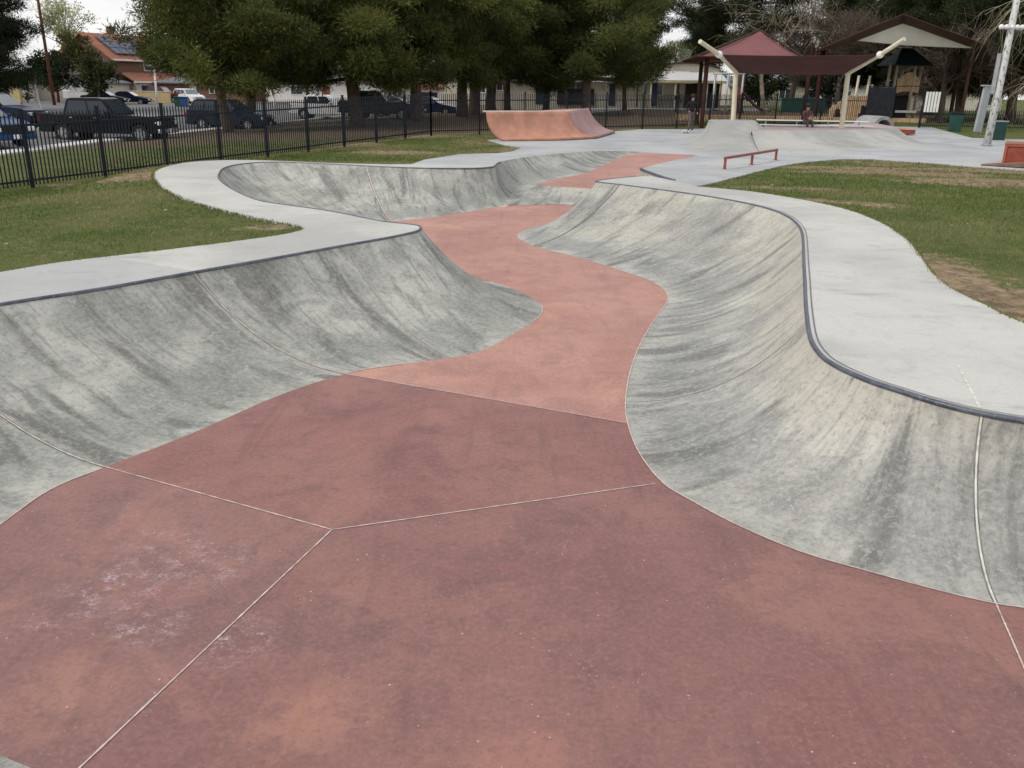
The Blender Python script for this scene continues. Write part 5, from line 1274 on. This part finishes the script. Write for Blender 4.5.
house('stucco_house', 'pale house with grey garage front behind the bushy green tree', hp(86, 116), R(8), 9, 8, 2.3, 1.2, 'pale', 'greyroof', 'hip', .4, [], [], 'house', 'x', (1, 4.2))
house('stucco_house', 'tan flat walled house at the left edge below the conifer', hp(6, 112), R(10), 9, 8, 2.7, 1.2, 'tan', 'greyroof', 'hip', .4, [(3.8, 1.6, 1.0, .9)], [], 'house')
house('stucco_house', 'cream house right of the brick house partly hidden by the pine', hp(196, 134), R(-8), 8, 8, 4.4, 2.0, 'pale', 'tile', 'gable', .4, [(-1.4, 3.4, 1.3, .9), (1.8, 3.4, 1.3, .9)], [], 'house', 'y')
house('brick_bungalow', 'low brown brick house behind the white parked SUV', hp(214, 126), R(-6), 12, 8, 2.3, 1.3, 'brick', 'greyroof', 'hip', .5, [(2, 1.4, 1.4, .9)], [(-1, .9, 2.0, 'white')], 'house')
house('stucco_house', 'peach house with pink tiled peak seen between the pine trunks', hp(272, 140), 0, 15, 8, 2.9, 2.4, 'pale', 'tile', 'gable', .5, [(-4, 1.5, 1.6, 1.1), (4.5, 1.5, 1.6, 1.1)], [(1, 1.0, 2.1, 'brick')], 'house')
house('stucco_house', 'white house with blue grey roof behind the white pickup', hp(330, 128), R(5), 16, 8, 3.0, 2.3, 'white', 'greyroof', 'gable', .5, [(-4, 1.5, 1.6, 1.1), (4, 1.5, 1.6, 1.1)], [(0, 1.0, 2.1, 'rail')], 'house')
house('stucco_house', 'cream house with grey roof behind the charcoal pickup', hp(386, 130), R(-4), 11, 8, 2.6, 1.9, 'tan', 'greyroof', 'gable', .5, [(-3, 1.4, 1.4, 1.0), (2.5, 1.4, 1.4, 1.0)], [], 'house')
KI = house('kiosk', 'small kiosk with a pinkish tile roof and dark front behind the sedan', hp(430, 92), 0, 2.3, 2.3, 2.35, .9, 'white', 'tile', 'hip', .25, [], [(0, 1.7, 1.9, 'dark')], 'kiosk')
house('cream_hall', 'plain cream walled hall seen behind the upright pine trunks', hp(463, 118), 0, 8.5, 8, 3.6, .6, 'tan', 'metalroof', 'gable', .4, [(2.6, 2.0, 1.0, 1.0)], [], 'hall')
# park building with the long cream front
pb = hp(583, 92); pb = (pb[0], 92.0, .95)
PBd = house('park_building', 'long cream park building with navy doors and pale roof behind the pines', pb, 0, 19.5, 7, 2.55, 1.5, 'tan', 'metalroof', 'gable', .6, [(6.6, 1.55, 1.9, 1.0), (-1.0, 1.6, 1.4, 1.0), (-8.2, 1.6, 1.2, .8)], [(-4.4, 1.1, 2.1, 'navy'), (2.6, .6, 2.0, 'navy')], 'building')
mb = MB(); mb.box((0, -4.05, 2.42), (20.6, .1, .34)); mb.build('fascia', MT['darkwood'], PBd)
mb = MB(); mb.box((-1.0, -3.6, .75), (3.6, .12, 1.5)); mb.build('dark_screen', MT['dark'], PBd)
for x in (-9, -2, 5, 9): mb = MB(); mb.bar((x, -3.9, -.1), (x, -3.9, 2.3), .14); mb.build('post', MT['darkwood'], PBd)
pa = hp(690, 88); pa = (pa[0], 88.5, .95)
PA = empty('park_pavilion', pa, 0, 'open fronted park building with a white sheet verandah roof and rooftop units', 'building')
xl = atY(648, 90, 88).x - pa[0]; xr = atY(723, 90, 88).x - pa[0]; W_ = xr - xl
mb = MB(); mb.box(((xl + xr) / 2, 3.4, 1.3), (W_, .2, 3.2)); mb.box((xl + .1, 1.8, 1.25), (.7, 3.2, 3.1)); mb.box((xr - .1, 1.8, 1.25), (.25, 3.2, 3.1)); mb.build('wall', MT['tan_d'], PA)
mb = MB(); mb.box((xl + .25, -.02, 1.15), (.62, .12, 2.5)); mb.build('front_pier', MT['tan'], PA)
mb = MB(); z0, z1 = 2.45, 3.25
mb.add([(xl - .7, -1.2, z0), (xr + .2, -1.2, z0), (xr + .2, 1.8, z1), (xl + .5, 1.8, z1), (xl - .7, -1.2, z0 - .1), (xr + .2, -1.2, z0 - .1), (xr + .2, 1.8, z1 - .1), (xl + .5, 1.8, z1 - .1)], [(0, 1, 2, 3), (4, 5, 1, 0), (5, 6, 2, 1), (7, 4, 0, 3), (7, 6, 5, 4)]); mb.build('verandah_roof', MT['metalroof'], PA)
mb = MB(); mb.box(((xl + xr) / 2, -1.22, z0 - .14), (W_ + .6, .08, .22)); mb.build('fascia', simple('yellow_cream_trim', (.60, .52, .30), .7, .1, 2), PA)
mb = MB(); n = 12; pts = [(xl + 1.0 + (W_ - 1.0) * k / n, z1 + .05 + .75 * math.sin(math.pi * (.10 + .8 * k / n)) ** .8) for k in range(n + 1)]
mb.prism([(xl + 1.0, z1 - .3)] + pts + [(xr, z1 - .3)], 1.75, 4.5); mb.build('parapet', MT['tan'], PA)
mb = MB(); q = [(x, z + .05) for x, z in pts]; vs = [(x, y, z + e) for x, z in q for y in (1.6, 4.6) for e in (0, .1)]
mb.add(vs, [(4 * i + a, 4 * i + b, 4 * i + 4 + b, 4 * i + 4 + a) for i in range(n) for a, b in ((0, 1), (1, 3), (3, 2), (2, 0))]); mb.build('roof_edge', MT['darkwood'], PA)
for x, w3, h3, m in ((-2.0, .9, .9, 'steel'), (-.2, 1.1, 1.25, 'grey')):
    mb = MB(); mb.box((x, 3.0, z1 + .8 + h3 / 2), (w3, .9, h3)); mb.box((x, 3.0, z1 + .85 + h3), (w3 * .7, .6, .1)); mb.build('rooftop_unit', MT[m], PA, bevel=.03)
for px in (652, 702): x = atY(px, 90, 88).x - pa[0]; mb = MB(); mb.box((x + .3, -.3, 1.1), (.5 if px < 690 else .9, .1, 2.2)); mb.build('door', MT['navy'], PA)
for px in (651.5, 676, 708, 716, 721): x = atY(px, 90, 87).x - pa[0]; mb = MB(); mb.bar((x, -1.1, -.2), (x, -1.1, z0 - .1), .12); mb.build('post', MT['cream'], PA)
house('cream_house', 'cream cottage with two dark windows seen under the maroon canopy', hp(788, 122), 0, 8.5, 7, 3.0, 1.2, 'tan', 'greyroof', 'gable', .4, [(-1.5, 1.7, 1.6, 1.2), (1.9, 1.7, 1.0, 1.2)], [], 'house')
house('white_house', 'white house with pale roof glimpsed behind the right cream post', hp(846, 120), 0, 8, 7, 3.0, 1.3, 'white', 'metalroof', 'gable', .4, [(-1.5, 1.7, 1.6, 1.0), (1.9, 1.7, 1.2, 1.0)], [], 'house')
house('white_house', 'pale house glimpsed between bush and swing frame under the canopy', hp(748, 128), 0, 7, 7, 2.8, 1.2, 'pale', 'greyroof', 'gable', .4, [(0, 1.6, 1.4, 1.0)], [], 'house')
house('white_house', 'pale house with dark windows beyond the dark conifers at right', hp(958, 118), 0, 8, 7, 2.8, 1.6, 'pale', 'greyroof', 'gable', .4, [(-2, 1.5, 1.6, 1.0), (1.8, 1.4, 1.8, 1.3)], [], 'house')
house('brown_roof_house', 'low house with mauve brown roof right of the play tower', hp(922, 112), 0, 7, 7, 2.3, 2.0, 'pale', 'maroon', 'hip', .4, [(0, 1.3, 1.4, 1.0)], [], 'house')
# walls and small street things at left
mb = MB(); p = hp(150, 108); YW = empty('garden_wall', p, R(-6), 'low yellow stucco wall in front of the brick house drive', 'wall')
mb.box((0, 0, .65), (5.2, .25, 1.3)); mb.build('wall_body', simple('yellow_stucco', (.50, .38, .20), .85, .08, 2), YW); mb = MB(); mb.box((0, 0, 1.34), (5.3, .34, .1)); mb.build('coping', MT['tan'], YW)
mb = MB(); p = hp(12, 99); TWl = empty('garden_wall', p, 0, 'tan stucco wall with yellow end pier below the dark conifer', 'wall')
mb.box((-2.6, 0, .85), (5.5, .25, 1.9)); mb.build('wall_body', MT['tan'], TWl); mb = MB(); mb.box((.6, 0, .9), (.9, .5, 2.1)); mb.build('pier', simple('yellow_pier', (.52, .42, .22), .85, .08, 2), TWl)
up_ = atY(55, 108, 92); ut = atY(37, -6, 92); UP = empty('utility_pole', (up_.x, 92, -.12), 0, 'reddish brown wooden utility pole leaning left beside the dark conifer', 'utility pole')
mb = MB(); mb.tube([(0, 0, -.3), (ut.x - up_.x, 0, ut.z + .1), ((ut.x - up_.x) * 1.1, 0, ut.z + 1.2)], [.17, .13, .12], 10); mb.build('pole', simple('red_brown_wood', (.145, .060, .040), .85, .25, 4), UP, smooth=True)
mb = MB(); mb.bar((ut.x - up_.x - 1.2, 0, ut.z + .6), (ut.x - up_.x + 1.2, 0, ut.z + .6), .12); mb.build('crossarm', MT['darkwood'], UP)
sg = atY(40, 107, 78); SG = empty('road_sign', (sg.x, 78, -.12), 0, 'back of a pale road sign on a white post by the wooden pole', 'road sign')
mb = MB(); mb.bar((0, 0, -.2), (-.25, 0, 2.9), .17, .12); mb.build('post', MT['white'], SG)
mb = MB(); mb.prism([(-.5, 2.35), (-.1, 2.2), (.05, 2.35), (.1, 2.9), (-.1, 3.1), (-.5, 3.1)], -.08, -.05); mb.build('plate', MT['steel'], SG)
mp_ = atY(68, 103, 84); MBX = empty('mailbox', (mp_.x, 84, -.12), 0, 'white mailbox on a post behind the black pickup', 'mailbox')
mb = MB(); mb.bar((0, 0, 0), (0, 0, 1.0), .12); mb.build('post', MT['white'], MBX); mb = MB(); mb.box((0, 0, 1.3), (.55, .4, .75)); mb.build('box', MT['white'], MBX, bevel=.06)
def wpole(px, yb, yt, Y, label):
    a = atY(px, yb, Y); b = atY(px - 3, yt, Y); z0 = gz(a.x, Y); r_ = empty('street_lamp', (a.x, Y, z0), 0, label, 'street lamp')
    mb = MB(); mb.tube([(0, 0, -.2), (b.x - a.x, 0, b.z - z0)], [.14, .09], 10); mb.build('post', MT['white'], r_, smooth=True)
    mb = MB(); mb.bar((b.x - a.x, 0, b.z - z0), (b.x - a.x - .5, -.3, b.z - z0 + .1), .10); mb.build('arm', MT['white'], r_); mb = MB(); mb.box((b.x - a.x - .7, -.4, b.z - z0 + .08), (.5, .25, .14)); mb.build('lamp_head', MT['steel'], r_, bevel=.03)
wpole(157, 101, 66, 100, 'white street lamp post in front of the brick house')
wpole(275, 100, 83, 88, 'short white post between the pine trunks left of the white pickup')
for px, lb, m in ((178, 'green wheeled bin beside the blue one on the verge', 'green'), (184, 'blue wheeled bin beside the green one on the verge', 'bluebin')):
    p = atY(px, 100, 94); WB = empty('wheeled_bin', (p.x, 94, -.12), R(10), lb, 'wheeled bin')
    mb = MB(); mb.prism([(-.32, .12), (.32, .12), (.38, 1.0), (-.38, 1.0)], -.36, .36); mb.build('body', MT[m], WB, bevel=.03); mb = MB(); mb.box((0, 0, 1.05), (.84, .84, .09)); mb.build('lid', MT[m], WB, bevel=.03)
    for s_ in (-.3, .3): mb = MB(); mb.lathe([(0, -.04), (.12, -.04), (.12, .04), (0, .04)], (s_, .3, .12), 12, 'Y'); mb.build('wheel', MT['tyre'], WB)
# ------------------------------------------------------------------ vehicles (front towards +x)
def arc(cx, r_, z0, n=9): return [(cx + r_ * math.cos(math.pi * k / n), z0 + r_ * math.sin(math.pi * k / n)) for k in range(n + 1)]
def vehicle(name, label, cat, loc, rz, paint, kind='suv', sc_=1.0, group='parked cars and pickups'):
    root = empty(name, loc, rz, label, cat, group)
    spec = {
     'pickup': dict(L=5.75, W=1.98, wb=3.65, fr=.92, r=.41, belt=1.22, roof=1.93, hood=1.18, cab=(.88, .30, -1.45, -1.62), bed=True),
     'suv': dict(L=4.75, W=1.88, wb=2.8, fr=.95, r=.36, belt=1.08, roof=1.74, hood=1.05, cab=(1.05, .30, -1.85, -2.22), bed=False),
     'sedan': dict(L=4.75, W=1.82, wb=2.78, fr=.95, r=.33, belt=.95, roof=1.45, hood=.90, cab=(.95, .15, -1.05, -1.75), bed=False)}[kind]
    L, W, wb, r_ = spec['L'], spec['W'], spec['wb'], spec['r']; xf = L / 2; fx = xf - spec['fr']; rx = fx - wb; z0 = .30 if kind != 'pickup' else .42; bt = spec['belt']; hd = spec['hood']
    bot = [(xf - .05, z0 + .08)] + [(xf - .12, z0)] + arc(fx, r_ + .07, z0)[0:] + arc(rx, r_ + .07, z0) + [(-xf + .1, z0), (-xf, z0 + .1)]
    if spec['bed']: topp = [(-xf, bt - .08), (-xf + .03, bt + .02), (spec['cab'][3] + .02, bt + .02), (spec['cab'][0], bt), (fx + .35, hd), (xf - .12, hd - .08), (xf, hd - .30)]
    elif kind == 'suv': topp = [(-xf, bt - .25), (-xf + .05, bt), (spec['cab'][0], bt), (fx + .3, hd - .04), (xf - .15, hd - .16), (xf, hd - .40)]
    else: topp = [(-xf, bt - .22), (-xf + .05, bt + .0), (spec['cab'][3], bt + .04), (spec['cab'][0], bt - .01), (fx + .3, hd - .08), (xf - .15, hd - .2), (xf, hd - .38)]
    mb = MB(); poly = bot + topp; n = len(poly); hw = W / 2
    def wy(z, x): return hw * (1 - .05 * max(0, (z - .75)) - .10 * max(0, abs(x) / xf - .82) / .18 - .03 * max(0, .55 - z))
    vs = [(x, -wy(z, x), z) for x, z in poly] + [(x, wy(z, x), z) for x, z in poly]
    mb.add(vs, [tuple(range(n)), tuple(range(2 * n - 1, n - 1, -1))] + [(i, n + i, n + (i + 1) % n, (i + 1) % n) for i in range(n)])
    body = mb.build('body', MT['p_' + paint], root, bevel=.035, auto=40)
    if spec['bed']:
        m = MB(); m.box((-xf + .95, 0, bt + .012), (1.75, W * .80, .05)); m.build('bed_cover', MT['dark'], root, bevel=.01)
    a, b, c, d = spec['cab']; rf = spec['roof']; lo = hw * .955; hi = hw * .76
    cab = [(a, bt - .03, lo), (b, rf - .07, hi), (b - .25, rf, hi * .97), (c + .2, rf - .01, hi * .97), (c, rf - .07, hi), (d, bt - .03, lo)]
    m = MB(); k = len(cab); vs = [(x, -y, z) for x, z, y in cab] + [(x, y, z) for x, z, y in cab]
    m.add(vs, [tuple(range(k)), tuple(range(2 * k - 1, k - 1, -1))] + [(i, k + i, k + (i + 1) % k, (i + 1) % k) for i in range(k)])
    m.build('cabin', MT['p_' + paint], root, bevel=.03, auto=40)
    def lerp(p, q, t): return [p[i] + (q[i] - p[i]) * t for i in range(3)]
    def sidey(z): return lo + (hi - lo) * (z - bt + .03) / (rf - .07 - bt + .03) + .008
    zlo, zhi = bt + .03, rf - .13
    def xat(p, q, z): t = (z - p[1]) / (q[1] - p[1]); return p[0] + (q[0] - p[0]) * t
    fl = xat(cab[0], cab[1], zlo) - .12; fh = xat(cab[0], cab[1], zhi) - .10; rl = xat(cab[5], cab[4], zlo) + .12; rh = xat(cab[5], cab[4], zhi) + .10
    cuts = [0, .48, 1] if kind == 'pickup' else ([0, .36, .70, 1] if kind == 'suv' else [0, .5, 1])
    for s_ in (-1, 1):
        for u, v in zip(cuts, cuts[1:]):
            m = MB(); g = .03
            q = [(fl + (rl - fl) * u - g, zlo), (fl + (rl - fl) * v + g, zlo), (fh + (rh - fh) * v + g, zhi), (fh + (rh - fh) * u - g, zhi)]
            m.add([(x, s_ * sidey(z), z) for x, z in q], [(0, 1, 2, 3)]); m.build('side_window', MT['glass'], root)
        m = MB(); m.box((a - .32, s_ * (hw + .07), bt + .07), (.16, .20, .15)); m.build('wing_mirror', MT['p_' + paint], root, bevel=.04)
        for u in cuts[1:]:
            x = fl + (rl - fl) * u + .28
            m = MB(); m.box((x, s_ * (wy(bt - .14, x) + .012), bt - .14), (.16, .03, .035)); m.build('door_handle', MT['rim'] if kind == 'pickup' else MT['p_' + paint], root)
    def pane(p, q, ins, nm):
        n_ = Vector((q[1] - p[1], 0, -(q[0] - p[0]))); n_ = n_.normalized(); n_ = n_ if (n_.x > 0) == (p is cab[0] or p is cab[1]) else -n_
        P0, P1 = lerp(p, q, ins), lerp(p, q, 1 - ins * .6); m = MB()
        m.add([Vector((P0[0], -P0[2] * .92, P0[1])) + n_ * .012, Vector((P0[0], P0[2] * .92, P0[1])) + n_ * .012, Vector((P1[0], P1[2] * .92, P1[1])) + n_ * .012, Vector((P1[0], -P1[2] * .92, P1[1])) + n_ * .012], [(0, 1, 2, 3)]); m.build(nm, MT['screen'] if nm == 'windscreen' else MT['glass'], root)
    pane(cab[0], cab[1], .10, 'windscreen'); pane(cab[5], cab[4], .12, 'rear_window')
    for x in (fx, rx):
        for s_ in (-1, 1):
            y = s_ * (hw - .12)
            m = MB(); m.lathe([(r_ * .62, -.11), (r_ * .93, -.115), (r_, -.08), (r_, .08), (r_ * .93, .115), (r_ * .62, .11), (r_ * .62, -.11)], (x, y, r_), 24, 'Y'); w_ = m.build('wheel', MT['tyre'], root, auto=40)
            m = MB(); f = s_ * .075; m.lathe([(0, f * .3), (r_ * .50, f * .3), (r_ * .60, f), (r_ * .64, f), (r_ * .64, 0)], (x, y, r_), 24, 'Y', 0)
            for k in range(5):
                t = k * 2 * math.pi / 5 + .3; m.bar((x + r_ * .1 * math.cos(t), y + f * 1.1, r_ + r_ * .1 * math.sin(t)), (x + r_ * .58 * math.cos(t), y + f * 1.1, r_ + r_ * .58 * math.sin(t)), .075, .04)
            m.lathe([(0, f * 1.4), (r_ * .16, f * 1.3), (r_ * .17, f)], (x, y, r_), 12, 'Y'); m.build('rim', MT['rim'], w_, auto=40)
            m = MB(); m.lathe([(0, f * .2), (r_ * .5, f * .2)], (x, y, r_), 16, 'Y'); m.build('brake_disc', MT['dark'], w_)
    zl = hd - (.30 if kind == 'pickup' else .34)
    for s_ in (-1, 1):
        m = MB(); m.box((xf - .10, s_ * hw * .74, zl), (.22, hw * .34, .17)); m.build('headlight', MT['lamp'], root, bevel=.03)
        m = MB(); m.box((-xf + .05, s_ * hw * .84, bt - .22), (.12, .16, .30)); m.build('tail_light', MT['tail'], root, bevel=.02)
    m = MB(); m.box((xf - .01, 0, zl - .02), (.06, hw * 1.0, .20)); [m.box((xf + .015, 0, zl - .09 + k * .07), (.03, hw * .96, .02)) for k in range(3)]; m.build('grille', MT['dark'] if paint != 'white' else MT['grey'], root, bevel=.01)
    m = MB(); m.box((xf - .03, 0, z0 + .12), (.20, W * .92, .20)); m.build('front_bumper', MT['rim'] if kind == 'pickup' else MT['p_' + paint], root, bevel=.05)
    m = MB(); m.box((-xf + .02, 0, z0 + .12), (.18, W * .90, .18)); m.build('rear_bumper', MT['rim'] if kind == 'pickup' else MT['p_' + paint], root, bevel=.05)
    m = MB(); m.box((xf + .075, 0, z0 + .14), (.015, .31, .16)); m.build('licence_plate', MT['white'], root)
    if kind != 'sedan':
        m = MB(); m.box(((fx + rx) / 2, 0, z0 + .02), (wb - 2 * r_ - .3, W * .96, .07)); m.build('running_board', MT['dark'], root, bevel=.01)
    root.scale = (sc_, sc_, sc_); return root
def vp(px, Y): p = atY(px, 110, Y); return (p.x, Y, gz(p.x, Y) - .03)
vehicle('pickup_truck', 'black crew cab pickup parked behind the fence at left, side on', 'pickup truck', vp(107, 41.0), R(-5), 'black', 'pickup')
vehicle('parked_car', 'bright dark blue SUV cut by the left edge, front towards the fence', 'car', vp(-30, 34.5), R(-24), 'blue', 'suv')
vehicle('parked_car', 'dark navy car parked between the blue SUV and the black pickup', 'car', vp(-4, 47), R(-4), 'navyblue', 'suv')
vehicle('parked_car', 'dark navy SUV parked beside the brown pine trunk', 'car', vp(230, 52.5), R(-8), 'navyblue', 'suv')
vehicle('pickup_truck', 'white pickup seen between pine trunks on the far parking row', 'pickup truck', vp(327, 70), R(-4), 'white', 'pickup', .95)
vehicle('pickup_truck', 'charcoal pickup with bright headlights right of the thick pine trunk', 'pickup truck', vp(381, 63), R(-16), 'charcoal', 'pickup')
vehicle('parked_car', 'dark sedan parked at the right end of the row by the kiosk', 'car', vp(432, 72), R(-14), 'navyblue', 'sedan')
vehicle('parked_car', 'black sedan half hidden between charcoal pickup and pine trunk', 'car', vp(400, 71), R(-10), 'black', 'sedan')
vehicle('parked_car', 'black car in the drive behind the black pickup cab, further left of the pair', 'car', vp(107, 99), R(4), 'black', 'sedan')
vehicle('parked_car', 'dark car in the drive in front of the brick house porch', 'car', vp(131, 102), R(6), 'navyblue', 'sedan')
vehicle('pickup_truck', 'maroon pickup behind the yellow garden wall', 'pickup truck', vp(164, 111), R(-6), 'maroon', 'pickup')
vehicle('parked_car', 'white SUV on the street beyond the blue wheeled bin', 'car', vp(190, 110), R(-40), 'white', 'suv')
vehicle('parked_car', 'white car glimpsed beyond the charcoal pickup roof', 'car', vp(370, 96), R(0), 'white', 'suv')

# ------------------------------------------------------------------ people
def person(label, loc, rz, J, bones, mats, scale=1.0, hair=True):
    root = empty('person', loc, rz, label, 'person'); root.scale = (scale,) * 3
    names = list(J); me = bpy.data.meshes.new('body'); me.from_pydata([J[n][0] for n in names], [(names.index(a), names.index(b)) for a, b, m in bones], [])
    o = bpy.data.objects.new('skin_tmp', me); col.objects.link(o)
    o.modifiers.new('skin', 'SKIN'); 
    if not me.skin_vertices: bpy.context.view_layer.objects.active = o
    for i, n in enumerate(names):
        r_ = J[n][1]; me.skin_vertices[0].data[i].radius = r_ if isinstance(r_, tuple) else (r_, r_); me.skin_vertices[0].data[i].use_root = (i == 0)
    s_ = o.modifiers.new('sub', 'SUBSURF'); s_.levels = 2; s_.render_levels = 2
    dg = bpy.context.evaluated_depsgraph_get(); ev = bpy.data.meshes.new_from_object(o.evaluated_get(dg)); bpy.data.objects.remove(o)
    ml = []; 
    for a, b, m in bones:
        if m not in ml: ml.append(m)
    ev.materials.clear()
    for m in ml: ev.materials.append(MT[m])
    for p in ev.polygons:
        c = p.center; best = None
        for a, b, m in bones:
            A = Vector(J[a][0]); Bv = Vector(J[b][0]); d = Bv - A; t = max(0, min(1, (c - A).dot(d) / max(1e-9, d.length_squared))); q = (c - (A + d * t)).length / (.5 + (J[a][1] if not isinstance(J[a][1], tuple) else J[a][1][0]))
            if best is None or q < best[0]: best = (q, m)
        p.material_index = ml.index(best[1]); p.use_smooth = True
    ev.name = 'body'; bo = bpy.data.objects.new('body', ev); col.objects.link(bo); bo.parent = root
    if hair:
        h = Vector(J['head'][0]); mb = MB()
        mb.lathe([(0, .125), (.06, .115), (.10, .07), (.113, .01), (.10, -.06), (.07, -.07)], (h.x, h.y + .022, h.z + .035), 14); mb.build('hair', MT['hair'], root, smooth=True)
    return root
BN_ = lambda top, leg, sk='skin', shoe='shoe': [('pelvis', 'waist', top), ('waist', 'chest', top), ('chest', 'neck', top), ('neck', 'chin', sk), ('chin', 'head', sk), ('head', 'crown', sk),
    ('chest', 'shl', top), ('shl', 'ell', top), ('ell', 'wrl', top), ('wrl', 'hal', sk), ('chest', 'shr', top), ('shr', 'elr', top), ('elr', 'wrr', top), ('wrr', 'har', sk),
    ('pelvis', 'hil', leg), ('hil', 'knl', leg), ('knl', 'anl', leg), ('anl', 'tol', shoe), ('pelvis', 'hir', leg), ('hir', 'knr', leg), ('knr', 'anr', leg), ('anr', 'tor', shoe)]
def stand(**kw):
    J = dict(pelvis=((0, 0, .95), (.15, .11)), waist=((0, 0, 1.08), (.13, .10)), chest=((0, -.01, 1.32), (.155, .11)), neck=((0, 0, 1.50), .055), chin=((0, -.02, 1.57), .062), head=((0, -.02, 1.66), .092), crown=((0, -.01, 1.72), .07),
      shl=((-.19, 0, 1.43), .062), ell=((-.26, .02, 1.15), .046), wrl=((-.27, -.06, .91), .034), hal=((-.27, -.08, .82), .034), shr=((.19, 0, 1.43), .062), elr=((.26, .02, 1.15), .046), wrr=((.27, -.06, .91), .034), har=((.27, -.08, .82), .034),
      hil=((-.09, 0, .88), .092), knl=((-.10, -.02, .49), .066), anl=((-.10, .02, .09), .048), tol=((-.11, -.16, .05), .042), hir=((.09, 0, .88), .092), knr=((.10, -.02, .49), .066), anr=((.10, .02, .09), .048), tor=((.11, -.16, .05), .042))
    for k, v in kw.items(): J[k] = (v, J[k][1])
    return J
# skater walking beside the volcano bank
ps = atp(690, 133)
person('person in a black jacket and grey trousers walking by the volcano bank', tuple(ps), R(15), stand(knl=(-.13, -.14, .50), anl=(-.16, -.10, .09), tol=(-.18, -.28, .05), knr=(.12, .02, .49), anr=(.17, .16, .10), tor=(.19, .0, .05), ell=(-.29, .06, 1.17), wrl=(-.22, -.12, 1.02), hal=(-.18, -.18, .98), elr=(.29, .06, 1.16), wrr=(.27, -.08, .95), har=(.25, -.13, .88), head=(0, -.05, 1.66), chin=(0, -.055, 1.57)),
       BN_('cloth_k', 'cloth_g'), .82)
SKB = empty('skateboard', (ps.x - .30, ps.y - .22, ps.z), R(70), 'pale skateboard under the feet of the person in black', 'skateboard')
mb = MB(); mb.prism([(-.40, -.05), (-.34, -.095), (.34, -.095), (.40, -.05), (.40, .05), (.34, .095), (-.34, .095), (-.40, .05)], .095, .108, plane='XY'); mb.build('board', MT['white'], SKB)
for x in (-.26, .26):
    mb = MB(); mb.bar((x, -.07, .055), (x, .07, .055), .03); mb.box((x, 0, .08), (.06, .05, .03)); mb.build('truck', MT['steel'], SKB)
    for y in (-.085, .085): mb = MB(); mb.lathe([(0, -.02), (.028, -.02), (.028, .02), (0, .02)], (x, y, .028), 12, 'Y'); mb.build('wheel', MT['white'], SKB)
pw = atY(677, 105, 74); person('person in dark clothes standing in front of the park pavilion', (pw.x, 74, gz(pw.x, 74)), R(20), stand(ell=(-.27, -.02, 1.17), wrl=(-.16, -.16, 1.12), hal=(-.08, -.18, 1.12)), BN_('cloth_k', 'cloth_b'), 1.0)
# child sitting on the low bench
ky = BY - .55; kp_ = atY(806, 120, ky)
kz = zb_ - .36
J = stand(pelvis=(0, 0, .53), waist=(0, -.01, .66), chest=(0, -.05, .86), neck=(0, -.06, 1.02), chin=(0, -.09, 1.08), head=(0, -.09, 1.17), crown=(0, -.08, 1.23), shl=(-.17, -.04, .96), shr=(.17, -.04, .96), ell=(-.24, -.16, .76), wrl=(-.12, -.34, .68), hal=(-.06, -.38, .68), elr=(.24, -.16, .76), wrr=(.12, -.34, .68), har=(.06, -.38, .68),
      hil=(-.09, -.05, .52), knl=(-.13, -.42, .54), anl=(-.12, -.40, .10), tol=(-.13, -.56, .06), hir=(.09, -.05, .52), knr=(.13, -.42, .54), anr=(.12, -.40, .10), tor=(.13, -.56, .06))
person('child in a plum top seated on the white bleacher, hands together', (kp_.x, ky, kz), R(10), J, BN_('cloth_p', 'cloth_g'), .74)
